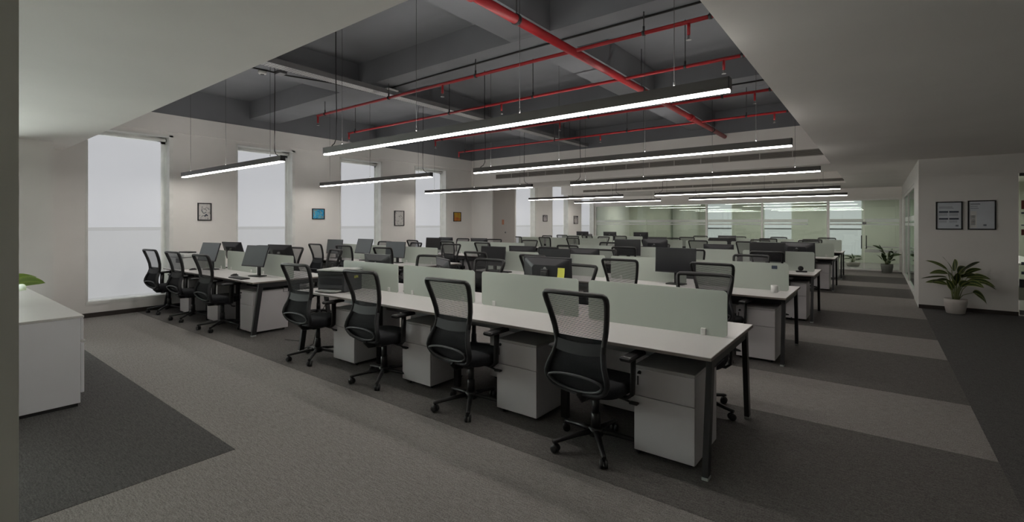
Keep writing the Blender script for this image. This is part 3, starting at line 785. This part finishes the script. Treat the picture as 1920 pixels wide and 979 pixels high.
def place_chair(x, y, rz, label, group, far=True):
    o = chair0 if not chair_used[0] else copy_tree(chair0)
    chair_used[0] = True
    o.location = (x, y, 0.002); o.rotation_euler = (0, 0, rz)
    if far:
        for c in o.children:
            if c.name.startswith('back_mesh'):
                c.material_slots[0].link = 'OBJECT'; c.material_slots[0].material = MATS['chair_mesh_fine']
    tag(o, label, 'chair', group)
    return o

# ------------------------------------------------------------------ desks
ROWY = [3.0, 5.9, 8.77, 13.15, 16.1]
def make_desk(x0, x1, y0, nst, label):
    cx = (x0 + x1) / 2; cy = y0 + 0.6
    t = thing('bench_desk', label, 'desk', (cx, cy, 0), 0, 'white bench desks in rows')
    h = (x1 - x0) / 2; w = (x1 - x0) / nst
    for a, b in ((-0.6, -0.004), (0.004, 0.6)):
        tp = obj('worktop', MB().cbox(-h, h, a, b, 0.729, 0.750, 0.0015), 'laminate', t)
        e = MB(); e.box(-h - 0.0012, h + 0.0012, a - 0.0012, b + 0.0012, 0.7275, 0.7455)
        obj('edge_band', e, 'edge_band', tp)
    for ex in (-h + 0.035, h - 0.035):
        for sy in (-1, 1):
            l = MB(); yf, yt = sy * 0.575, sy * 0.475
            l.add([Vector((ex + dx, y + dy, z)) for z, y in ((0.02, yf), (0.725, yt)) for dx, dy in ((-0.018, -0.03), (0.018, -0.03), (0.018, 0.03), (-0.018, 0.03))],
                  [(0, 3, 2, 1), (4, 5, 6, 7), (0, 1, 5, 4), (1, 2, 6, 5), (2, 3, 7, 6), (3, 0, 4, 7)])
            lg = obj('leg', l, 'steel_dark', t)
            obj('foot', MB().cbox(ex - 0.02, ex + 0.02, yf - 0.032, yf + 0.032, 0.0, 0.022, 0.003), 'foot_grey', lg)
        obj('cross_bar', MB().box(ex - 0.016, ex + 0.016, -0.47, 0.47, 0.685, 0.728), 'steel_dark', t)
        obj('stretcher', MB().box(ex - 0.012, ex + 0.012, -0.52, 0.52, 0.20, 0.235) if False else MB().box(ex - 0.012, ex + 0.012, -0.48, 0.48, 0.660, 0.684), 'steel_dark', t)
    for y in (-0.30, 0.30): obj('rail', MB().box(-h + 0.05, h - 0.05, y - 0.02, y + 0.02, 0.675, 0.728), 'steel_dark', t)
    for k in range(1, nst):
        x = -h + w * k
        for sy in (-1, 1):
            obj('leg', MB().box(x - 0.03, x + 0.03, sy * 0.30 - 0.02, sy * 0.30 + 0.02, 0.0, 0.676), 'steel_dark', t)
    obj('cable_trough', MB().box(-h + 0.1, h - 0.1, -0.12, 0.12, 0.56, 0.563).box(-h + 0.1, h - 0.1, -0.122, -0.119, 0.56, 0.66).box(-h + 0.1, h - 0.1, 0.119, 0.122, 0.56, 0.66), 'steel_grey', t)
    gl = MB(); gw_ = w - 0.10
    gl.prism(rrect(gw_, 0.33, 0.03), lambda u, v, d: (u, 0.005 - d, 0.915 + v), 0.010)
    gm = gl.mesh('glass_divider', 'divider_glass')
    cm = MB().cbox(-0.018, 0.018, -0.016, 0.016, 0.7505, 0.80, 0.003).mesh('clip', 'ceramic_white')
    for k in range(nst):
        x = h - w * (k + 0.5)
        g = obj('glass_divider', gm, None, t, (x, 0, 0))
        for sx in (-1, 1): obj('clip', cm, None, g, (sx * (gw_ / 2 - 0.16), 0, 0))
    return t
ped_used = [False]
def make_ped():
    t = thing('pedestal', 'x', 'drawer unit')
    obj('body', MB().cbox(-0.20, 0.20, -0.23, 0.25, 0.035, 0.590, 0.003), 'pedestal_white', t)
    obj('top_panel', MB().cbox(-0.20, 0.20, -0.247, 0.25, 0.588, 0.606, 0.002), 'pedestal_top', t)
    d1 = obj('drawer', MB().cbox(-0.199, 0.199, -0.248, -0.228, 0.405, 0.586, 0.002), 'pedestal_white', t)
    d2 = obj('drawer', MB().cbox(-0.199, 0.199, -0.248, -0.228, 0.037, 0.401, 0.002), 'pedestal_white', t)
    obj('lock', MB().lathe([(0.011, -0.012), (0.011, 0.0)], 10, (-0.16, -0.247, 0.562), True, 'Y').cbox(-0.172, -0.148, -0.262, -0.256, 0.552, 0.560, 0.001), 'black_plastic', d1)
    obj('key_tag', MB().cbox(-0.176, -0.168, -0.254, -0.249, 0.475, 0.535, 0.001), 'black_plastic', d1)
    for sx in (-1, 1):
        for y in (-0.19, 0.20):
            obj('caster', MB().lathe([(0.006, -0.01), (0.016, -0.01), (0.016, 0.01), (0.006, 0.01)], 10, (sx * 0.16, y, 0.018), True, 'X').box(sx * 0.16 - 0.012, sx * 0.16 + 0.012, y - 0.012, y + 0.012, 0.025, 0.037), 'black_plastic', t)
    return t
ped0 = make_ped()
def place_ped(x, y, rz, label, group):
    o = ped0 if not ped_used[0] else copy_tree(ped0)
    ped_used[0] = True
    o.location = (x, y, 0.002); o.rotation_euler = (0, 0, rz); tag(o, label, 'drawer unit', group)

ncx = {  # hand-measured chairs of the front row: x, y, turn
    ('m', 0): [(-1.57, 3.0, -0.02), (-2.74, 2.99, 0.0), (-3.90, 2.98, 0.05), (-5.13, 2.99, 0.10)],
    ('w', 0): [(-7.72, 2.98, 0.05), (-8.86, 2.98, 0.06), (-9.92, 2.97, 0.10)],
}
for r, y0 in enumerate(ROWY):
    for blk, x1, nst, st in (('m', -0.80, 4, 1.2), ('w', -6.79, 3, 1.18)):
        x0 = x1 - nst * st
        make_desk(x0, x1, y0, nst, '%s white %s with frosted glass dividers' % (rown[r], BLK[blk]))
        pos = POSM if blk == 'm' else POSW
        for k in range(nst):
            xs = x1 - st * (k + 0.5)
            # near side chair
            if (blk, r) in ncx: x, y, a = ncx[(blk, r)][k]
            else: x, y, a = xs - 0.02 + random.uniform(-0.06, 0.06), y0 - 0.02 + random.uniform(-0.06, 0.04), random.uniform(-0.15, 0.15)
            if not (blk == 'm' and r == 2 and k == 9):
                place_chair(x, y, a, 'black mesh office chair, near side of %s %s, %s' % (rown[r], BLK[blk], pos[k]), 'mesh chairs on the near sides of the desks', far=not (blk == 'm' and r < 2))
            x, y, a = xs + random.uniform(-0.08, 0.10), y0 + 1.24 + random.uniform(-0.05, 0.10), PI + random.uniform(-0.2, 0.2)
            if blk == 'm' and r == 0: x, y, a = [(-1.22, 4.12, PI + 0.05), (-2.62, 4.26, PI - 0.1), (-3.85, 4.25, PI), (-4.95, 4.3, PI + 0.1)][k]
            place_chair(x, y, a, 'black mesh office chair, far side of %s %s, %s' % (rown[r], BLK[blk], pos[k]), 'mesh chairs on the far sides of the desks')
            px = x1 - st * k - 0.31
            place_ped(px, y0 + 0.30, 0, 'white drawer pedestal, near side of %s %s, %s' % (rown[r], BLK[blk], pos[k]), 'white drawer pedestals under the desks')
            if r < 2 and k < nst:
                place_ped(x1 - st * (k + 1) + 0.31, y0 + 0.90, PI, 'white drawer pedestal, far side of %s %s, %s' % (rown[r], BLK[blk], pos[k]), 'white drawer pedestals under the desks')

# ------------------------------------------------------------------ monitors
def make_monitor(tilt, drop, disp='screen_black'):
    t = thing('monitor', 'x', 'monitor')
    H = 1.0 - 0.75 + drop   # height of the screen centre above the desk
    M = Matrix.Translation((0, 0.0, H)) @ Matrix.Rotation(tilt, 4, 'X')
    obj('bezel', MB().cbox(-0.272, 0.272, -0.012, 0.006, -0.165, 0.165, 0.004, M), 'shell_black', t)
    obj('display', MB().box(-0.264, 0.264, -0.0135, -0.0115, -0.150, 0.158, M), disp, t)
    sh = MB()
    o1 = rrect(0.52, 0.31, 0.03); o2 = rrect(0.30, 0.20, 0.04); n = len(o1)
    vs = [M @ Vector((u, 0.005, v)) for u, v in o1] + [M @ Vector((u, 0.040, v - 0.01)) for u, v in o2]
    sh.add(vs, [(i, (i + 1) % n, n + (i + 1) % n, n + i) for i in range(n)] + [tuple(range(n, 2 * n))], False)
    bs = obj('back_shell', sh, 'shell_black', t)
    obj('maker_badge', MB().lathe([(0.018, 0.0), (0.018, 0.002)], 14, (0, 0, 0), True, 'Y').mesh('maker_badge', 'chrome'), None, bs, M @ Vector((0.0, 0.0405, 0.055)))
    nk = MB(); nk.cbox(-0.035, 0.035, 0.045, 0.068, 0.01, H + 0.03, 0.006); nk.cbox(-0.04, 0.04, 0.03, 0.06, H - 0.05, H + 0.05, 0.006)
    obj('stand_neck', nk, 'black_plastic', t)
    ba = MB(); ba.prism(rrect(0.24, 0.18, 0.03), lambda u, v, d: (u, 0.03 + v, d), 0.012)
    obj('stand_base', ba, 'black_plastic', t)
    return t
MON = {}
mon_used = set()
def place_monitor(kind, x, y, rz, label):
    if kind not in MON: MON[kind] = make_monitor(*{'std': (-0.10, 0.0), 'high': (-0.06, 0.07), 'tilt': (-0.30, 0.06, 'screen_reflection'), 'reflecting': (-0.12, 0.02, 'screen_reflection')}[kind])
    o = MON[kind] if kind not in mon_used else copy_tree(MON[kind])
    mon_used.add(kind)
    o.location = (x, y, 0.7505); o.rotation_euler = (0, 0, rz)
    tag(o, label, 'monitor', 'desktop monitors on the desks')
    return o
def mon(kind, blk, r, side, x, rz, pos, dy=0.0):
    y = ROWY[r] + (0.38 if side == 'near' else 0.82) + dy
    a = rz if side == 'near' else PI + rz
    return place_monitor(kind, x, y, a, 'black monitor, %s side of %s %s, %s' % (side, rown[r], BLK[blk], pos))
P4, P3 = POSM, ['farthest from the windows', 'in the middle', 'nearest the windows']
mon('std', 'm', 0, 'far', -5.12, 0.0, P4[3])
mon('std', 'm', 0, 'far', -3.92, -0.5, P4[2])
mk = mon('high', 'm', 0, 'far', -2.55, 0.02, P4[1], 0.05)
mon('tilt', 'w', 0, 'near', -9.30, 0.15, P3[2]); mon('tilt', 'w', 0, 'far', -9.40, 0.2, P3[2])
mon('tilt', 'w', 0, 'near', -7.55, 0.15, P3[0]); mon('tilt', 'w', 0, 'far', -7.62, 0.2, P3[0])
mon('reflecting', 'w', 1, 'near', -10.05, 0.1, P3[2]); mon('tilt', 'w', 1, 'near', -8.92, 0.0, P3[1]); mon('reflecting', 'w', 1, 'near', -7.85, 0.1, P3[0])
mon('std', 'm', 1, 'near', -5.25, 0.0, P4[3]); mon('std', 'm', 1, 'far', -4.95, 0.05, P4[3])
mon('std', 'm', 1, 'near', -4.0, 0.05, P4[2]); mon('std', 'm', 1, 'far', -3.72, 0.0, P4[2])
mon('high', 'm', 1, 'near', -2.14, -0.05, P4[1], 0.05)
mon('std', 'w', 2, 'near', -9.8, 0.1, P3[2], 0.0); mon('std', 'w', 2, 'far', -9.75, 0.0, P3[2]); mon('std', 'w', 2, 'far', -8.5, 0.1, P3[1])
mon('high', 'm', 2, 'near', -4.07, 0.1, P4[2]); mon('high', 'm', 2, 'far', -3.66, -0.1, P4[2]); mon('std', 'm', 2, 'far', -2.42, 0.0, P4[1])
mon('high', 'm', 2, 'near', -1.52, 0.05, P4[0]); mon('high', 'm', 2, 'far', -1.12, -0.25, P4[0])
mon('std', 'm', 3, 'far', -3.5, 0.3, P4[2])
mon('high', 'w', 4, 'far', -9.45, 0.0, P3[2]); mon('high', 'w', 4, 'far', -8.25, 0.0, P3[1]); mon('high', 'w', 4, 'far', -7.0, 0.1, P3[0])
mon('std', 'm', 3, 'near', -5.1, 0.1, P4[3]); mon('std', 'm', 4, 'near', -3.9, 0.1, P4[2])
sk = obj('sticky_note', MB().grid(lambda u, v: (-0.185 + 0.075 * (u - 0.5), 0.047 + 0.012 * (1 - v) ** 2, 0.345 + 0.09 * (v - 0.5)), 2, 4), 'sticky_yellow')
sk.parent = None
sk.matrix_world = Matrix.Translation(mk.location) @ Matrix.Rotation(mk.rotation_euler.z, 4, 'Z')
tag(sk, 'yellow sticky note on the back of the large front monitor', 'note')

# ------------------------------------------------------------------ things on the desks
pr = thing('printer', 'dark grey laser printer with pale lid on the front main desk', 'printer', (-5.18, 3.30, 0.7505), math.radians(22))
obj('body', MB().cbox(-0.19, 0.19, -0.16, 0.19, 0.0, 0.235, 0.012), 'printer_grey', pr)
obj('lid', MB().cbox(-0.20, 0.20, -0.17, 0.195, 0.236, 0.262, 0.010), 'printer_lid', pr)
obj('control_panel', MB().cbox(-0.17, 0.17, -0.185, -0.155, 0.195, 0.232, 0.005), 'black_plastic', pr)
obj('output_slot', MB().box(-0.15, 0.15, -0.164, -0.155, 0.085, 0.165), 'shell_black', pr)
obj('front_cover', MB().cbox(-0.16, 0.16, -0.175, -0.158, 0.045, 0.085, 0.004), 'printer_grey', pr)
obj('paper_tray', MB().cbox(-0.14, 0.14, -0.27, -0.155, 0.012, 0.028, 0.004), 'printer_lid', pr)
obj('label_sticker', MB().box(0.1905, 0.192, 0.02, 0.10, 0.15, 0.18), 'sticky_yellow', pr)
wp = thing('printer', 'white multifunction printer with black feeder on the front window-side desk', 'printer', (-9.95, 3.27, 0.7505), math.radians(10))
obj('body', MB().cbox(-0.23, 0.23, -0.2, 0.2, 0, 0.20, 0.012), 'printer_white', wp)
obj('scanner', MB().cbox(-0.24, 0.24, -0.2, 0.21, 0.205, 0.275, 0.012), 'printer_white', wp)
obj('feeder_slot', MB().cbox(-0.16, 0.16, -0.08, 0.06, 0.276, 0.30, 0.006), 'black_plastic', wp)
obj('display_panel', MB().box(0.0, 0.2, -0.206, -0.199, 0.11, 0.19), 'shell_black', wp)
def mouse(x, y, label):
    t = thing('computer_mouse', label, 'mouse', (x, y, 0.7505))
    g = MB(); g.grid(lambda u, v: (0.03 * math.cos(PI * u) * math.sin(PI * (0.08 + 0.84 * v)) ** 0.5, 0.055 * (2 * v - 1), 0.033 * math.sin(PI * u) * math.sin(PI * (0.08 + 0.84 * v)) ** 0.7), 10, 8)
    obj('shell', g, 'black_plastic', t)
    obj('wheel', MB().lathe([(0.007, -0.004), (0.007, 0.004)], 10, (0, 0.028, 0.028), True, 'X'), 'steel_grey', t)
mouse(-9.45, 3.18, 'black computer mouse on the front window-side desk')
mouse(-7.9, 3.22, 'black computer mouse near the edge of the front window-side desk')
def keyboard(x, y, z, rz, label):
    t = thing('keyboard', label, 'keyboard', (x, y, z), rz, 'black keyboards on the desks')
    obj('base', MB().cbox(-0.21, 0.21, -0.065, 0.065, 0, 0.014, 0.004), 'black_plastic', t)
    k = MB()
    for j in range(5):
        for i in range(14): k.box(-0.198 + i * 0.0285, -0.174 + i * 0.0285, -0.056 + j * 0.023, -0.037 + j * 0.023, 0.014, 0.019)
    o = obj('keys', k, 'shell_black', t); o['kind'] = 'stuff'
keyboard(-2.5, 6.85, 0.7505, PI, 'black keyboard on the far half of the second main desk')
keyboard(-7.45, 3.10, 0.7505, 0, 'black keyboard on the front window-side desk edge')
keyboard(-5.0, 6.15, 0.7505, 0.1, 'black keyboard at the left end of the second main desk')
cu = thing('mug', 'white ceramic mug on the aisle end of the second main desk', 'mug', (-0.97, 6.30, 0.7505))
obj('cup', MB().lathe([(0.030, 0), (0.036, 0.004), (0.038, 0.085), (0.034, 0.085), (0.032, 0.01), (0.01, 0.008)], 18), 'ceramic_white', cu)
obj('handle', MB().tube([(0.036, 0, 0.07), (0.058, 0, 0.066), (0.062, 0, 0.043), (0.056, 0, 0.024), (0.036, 0, 0.018)], 0.005, 6, (0, 1, 0)), 'ceramic_white', cu)
td = thing('tape_dispenser', 'black tape dispenser on the aisle end of the third main desk', 'tape dispenser', (-1.02, 9.2, 0.7505), 0.3)
obj('base', MB().cbox(-0.08, 0.08, -0.03, 0.03, 0, 0.025, 0.005), 'black_plastic', td)
obj('reel', MB().lathe([(0.015, -0.012), (0.04, -0.012), (0.04, 0.012), (0.015, 0.012)], 16, (-0.01, 0, 0.062), True, 'Y'), 'black_plastic', td)
st = tag(obj('sticker', MB().box(-0.03, 0.03, -0.001, 0.0, -0.02, 0.02), 'print_dark', None, (-1.00, 6.4935, 1.03)), 'small black and white sticker on the second desk divider', 'sticker')
def cable(pts, label):
    t = thing('cable', label, 'cable', pts[0]); o = Vector(pts[0])
    obj('lead', MB().tube([tuple(Vector(p) - o) for p in pts], 0.004, 6), 'cord_black', t)
    obj('plug', MB().cbox(-0.012, 0.012, -0.018, 0.018, -0.004, 0.012, 0.002), 'cord_black', t)
cable([(-4.45, 3.70, 0.756), (-4.43, 3.80, 0.78), (-4.38, 3.92, 0.757), (-4.42, 4.02, 0.757), (-4.36, 3.98, 0.79), (-4.40, 3.86, 0.757)], 'tangled black cable between the dividers of the front main desk')
cable([(-5.45, 3.3, 0.60), (-5.5, 3.2, 0.35), (-5.42, 3.1, 0.10), (-5.62, 3.05, 0.007), (-6.0, 3.3, 0.007), (-6.3, 3.2, 0.007)], 'black cable hanging from the left end of the front main desk')

# ------------------------------------------------------------------ credenza and its plant (left)
cr = thing('credenza', 'long white storage cabinet at the left behind the pier', 'cabinet', (-6.9, 0.62, 0))
obj('carcass', MB().cbox(-1.5, 1.5, -0.35, 0.355, 0.03, 0.752, 0.002), 'credenza_white', cr)
obj('cabinet_top', MB().cbox(-1.502, 1.502, -0.352, 0.378, 0.753, 0.773, 0.002), 'laminate', cr)
obj('plinth', MB().box(-1.49, 1.49, -0.34, 0.34, 0.002, 0.03), 'steel_dark', cr)
for k in range(5):
    x = -1.5 + 0.6 * k
    dr = obj('drawer', MB().cbox(x + 0.002, x + 0.598, 0.357, 0.376, 0.565, 0.748, 0.002), 'credenza_white', cr)
    obj('finger_rail', MB().cbox(x + 0.002, x + 0.598, 0.357, 0.388, 0.545, 0.562, 0.002), 'laminate', dr)
    obj('cabinet_door', MB().cbox(x + 0.002, x + 0.598, 0.357, 0.380, 0.115, 0.540, 0.002), 'credenza_white', cr)

def leaf(base, d, length, width, droop, m, parent, fold=0.25):
    # curved blade starting at base in horizontal direction d (angle), rise and droop
    ca, sa = math.cos(d[0]), math.sin(d[0]); el = d[1]
    roll = math.sin(d[0] * 37.0 + length * 91.0) * 0.9
    def fn(u, v):
        s = v * length; w = width * (math.sin(PI * (v ** 0.8)) ** 0.75 if 0 < v < 1 else 0.0) * (u - 0.5)
        e = el - droop * v
        # integrate a simple arc
        r = length * (math.sin(el) - math.sin(el - droop * v)) / max(1e-4, droop) if False else s * math.cos(el - droop * v * 0.5)
        z = s * math.sin(el - droop * v * 0.5)
        lift = abs(u - 0.5) * 2 * fold * width * 0.5 * (1 - v)
        wh, wz = w * math.cos(roll), w * math.sin(roll)
        return (base[0] + ca * r - sa * wh, base[1] + sa * r + ca * wh, base[2] + z + lift + wz)
    return obj('leaf', MB().grid(fn, 4, 9, True, True), m, parent)
def potted(name, label, loc, pot, potm, spec, m, seed):
    rnd = random.Random(seed)
    t = thing(name, label, 'plant', loc)
    R, Hh = pot
    p = MB(); p.lathe([(R * 0.72, 0), (R * 0.80, 0.01), (R, Hh * 0.75), (R, Hh), (R * 0.90, Hh), (R * 0.88, Hh * 0.85), (0.01, Hh * 0.85)], 26)
    obj('pot', p, potm, t)
    obj('soil', MB().lathe([(R * 0.86, Hh * 0.82), (R * 0.86, Hh * 0.90), (0.01, Hh * 0.93)], 20), 'soil', t)
    for (az, stem_h, out, ln, wd, el, dr) in spec:
        az = math.radians(az)
        b0 = (0.03 * math.cos(az) + rnd.uniform(-0.01, 0.01), 0.03 * math.sin(az), Hh * 0.9)
        b1 = (out * math.cos(az), out * math.sin(az), Hh + stem_h)
        mid = (b0[0] * 0.5 + b1[0] * 0.35, b0[1] * 0.5 + b1[1] * 0.35, (b0[2] + b1[2]) / 2 + 0.02)
        s = obj('stem', MB().tube([b0, mid, b1], 0.006, 6, rs=[1.3, 1.0, 0.7]), 'stem_green', t)
        leaf(b1, (az, math.radians(el)), ln, wd * 1.3, math.radians(dr), m, s)
    return t
spec = [(180, 0.36, 0.12, 0.34, 0.075, 5, 25), (165, 0.48, 0.10, 0.34, 0.06, 50, 45), (195, 0.42, 0.10, 0.26, 0.07, 30, 60), (170, 0.22, 0.10, 0.30, 0.075, 35, 60),
        (205, 0.30, 0.10, 0.28, 0.075, 25, 70), (140, 0.50, 0.06, 0.26, 0.09, 70, 30), (90, 0.46, 0.04, 0.24, 0.09, 80, 30), (20, 0.46, 0.08, 0.32, 0.10, 50, 30),
        (0, 0.36, 0.14, 0.30, 0.09, 35, 70), (340, 0.30, 0.14, 0.36, 0.09, 30, 75), (10, 0.30, 0.20, 0.34, 0.10, 10, 60), (300, 0.20, 0.10, 0.26, 0.11, 60, 60),
        (320, 0.24, 0.12, 0.30, 0.10, 45, 90), (270, 0.22, 0.06, 0.30, 0.10, 75, 40), (250, 0.26, 0.08, 0.28, 0.09, 65, 60), (285, 0.34, 0.06, 0.26, 0.09, 60, 70),
        (5, 0.12, 0.22, 0.26, 0.12, -10, 75), (230, 0.14, 0.06, 0.24, 0.09, 70, 30), (60, 0.40, 0.08, 0.28, 0.10, 55, 50), (120, 0.34, 0.06, 0.28, 0.09, 60, 50), (350, 0.40, 0.10, 0.26, 0.09, 60, 60), (310, 0.36, 0.1, 0.28, 0.09, 50, 60)]
potted('potted_plant', 'variegated broad-leaved plant in pale grey pot below the framed notices', (1.05, 11.22, 0.002), (0.155, 0.255), 'pot_grey', spec, 'leaf_variegated', 3)
rf = random.Random(5)
spec2 = [(rf.uniform(0, 360), rf.uniform(0.05, 0.45), rf.uniform(0.04, 0.15), rf.uniform(0.2, 0.32), rf.uniform(0.06, 0.09), rf.uniform(20, 75), rf.uniform(20, 70)) for _ in range(20)]
potted('potted_plant', 'leafy dark green plant in a dark pot beside the glass partition', (0.20, 19.10, 0.0), (0.16, 0.28), 'pot_dark', spec2, 'leaf_deep', 4)
spec3 = [(rf.uniform(0, 360), rf.uniform(0.02, 0.2), rf.uniform(0.04, 0.10), rf.uniform(0.16, 0.26), 0.05, rf.uniform(10, 70), rf.uniform(20, 60)) for _ in range(14)]
potted('potted_plant', 'low bowl plant behind the glass door in the far room', (-0.75, 21.3, 0.0), (0.22, 0.16), 'pot_grey', spec3, 'leaf_deep', 6)
spec4 = [(20, 0.06, 0.08, 0.30, 0.10, 20, 30), (60, 0.10, 0.06, 0.28, 0.09, 30, 50), (120, 0.12, 0.06, 0.26, 0.10, 40, 60), (200, 0.12, 0.06, 0.28, 0.10, 30, 50), (280, 0.10, 0.06, 0.26, 0.10, 35, 60), (330, 0.05, 0.08, 0.24, 0.09, 15, 50)]
potted('potted_plant', 'small lime green plant on top of the white cabinet', (-6.95, 0.66, 0.7735), (0.06, 0.05), 'pot_grey', spec4, 'leaf_lime', 8)

# ------------------------------------------------------------------ pictures
def picture(x, y, z, w, h, face, m, label, group, extra=None):
    # face: 'X' hangs on the window wall facing +X, 'Y' hangs on the end wall facing -Y
    rz = PI / 2 if face == 'X' else 0
    t = thing('framed_picture', label, 'picture', (x, y, z), rz, group)
    b = 0.018
    f = MB()
    f.box(-w / 2, w / 2, -0.022, 0, h / 2 - b, h / 2); f.box(-w / 2, w / 2, -0.022, 0, -h / 2, -h / 2 + b)
    f.box(-w / 2, -w / 2 + b, -0.022, 0, -h / 2 + b, h / 2 - b); f.box(w / 2 - b, w / 2, -0.022, 0, -h / 2 + b, h / 2 - b)
    obj('frame', f, 'frame_black', t)
    s = obj('print', MB().box(-w / 2 + b, w / 2 - b, -0.010, -0.002, -h / 2 + b, h / 2 - b), m, t)
    if extra: extra(s, w, h)
    return t
gp = 'small framed pictures on the window wall'
def ink(s, w, h):
    obj('ink_stroke', MB().tube([(-0.04, -0.0105, 0.10), (-0.05, -0.0105, 0.02), (-0.02, -0.0105, -0.03), (0.03, -0.0105, -0.01)], 0.006, 5).tube([(0.0, -0.0105, -0.09), (0.03, -0.0105, -0.05), (0.05, -0.0105, -0.08)], 0.014, 5), 'print_dark', s)
picture(XW + 0.001, 3.675, 1.785, 0.24, 0.34, 'X', 'art_sketch', 'framed monochrome ink drawing between the first two windows', gp, ink)
picture(XW + 0.001, 6.04, 1.78, 0.31, 0.25, 'X', 'art_blue', 'small framed blue and orange painting between second and third windows', gp)
picture(XW + 0.001, 8.40, 1.70, 0.33, 0.41, 'X', 'art_sketch', 'framed pale pencil sketch between third and fourth windows', gp)
picture(XW + 0.001, 10.65, 1.765, 0.33, 0.29, 'X', 'art_orange', 'small framed yellow and red painting beside the wall corner', gp)
picture(XW + 0.001, 15.55, 1.76, 0.30, 0.25, 'X', 'art_ink', 'tiny dark framed picture between the far windows', gp)
picture(XW + 0.001, 17.93, 1.71, 0.34, 0.35, 'X', 'art_ink', 'tiny framed picture nearest the glass partition', gp)
def notice1(s, w, h):
    y = -0.0112
    def bar(x0, x1, z0, z1, mm): obj('notice_bar', MB().box(x0, x1, y, y + 0.001, z0, z1), mm, s)
    bar(-0.135, 0.045, 0.150, 0.158, 'print_mid'); bar(-0.135, 0.060, 0.128, 0.136, 'print_mid')
    for x0, x1 in ((-0.135, -0.012), (0.002, 0.128)):
        bar(x0, x1, 0.052, 0.080, 'print_dark'); bar(x0, x1, -0.072, -0.044, 'print_dark')
        for k in range(3):
            bar(x0, x1 - 0.01, 0.036 - 0.018 * k, 0.042 - 0.018 * k, 'print_mid'); bar(x0, x1 - 0.02, -0.092 - 0.016 * k, -0.087 - 0.016 * k, 'print_mid')
    bar(0.085, 0.125, -0.195, -0.165, 'print_mid')
def notice2(s, w, h):
    y = -0.0112
    def bar(x0, x1, z0, z1, mm): obj('notice_bar', MB().box(x0, x1, y, y + 0.001, z0, z1), mm, s)
    bar(-0.14, -0.02, 0.185, 0.20, 'print_mid'); bar(-0.14, -0.05, 0.150, 0.158, 'print_mid'); bar(-0.14, -0.04, 0.115, 0.124, 'print_mid')
    bar(-0.145, -0.065, -0.225, 0.07, 'reflection_pale')  # window reflection on the picture laid in as a pale bar
    for k in range(7): bar(-0.135, -0.08, -0.02 - 0.025 * k, -0.01 - 0.025 * k, 'print_mid')
    bar(0.02, 0.06, -0.19, -0.16, 'print_mid')
picture(0.995, 11.549, 1.70, 0.355, 0.50, 'Y', 'paper_blue', 'black framed blue notice with four dark printed blocks, left of two', 'framed notices on the end wall', notice1)
picture(1.415, 11.549, 1.705, 0.355, 0.51, 'Y', 'paper_blue', 'black framed certificate with a pale reflection, right of two', 'framed notices on the end wall', notice2)
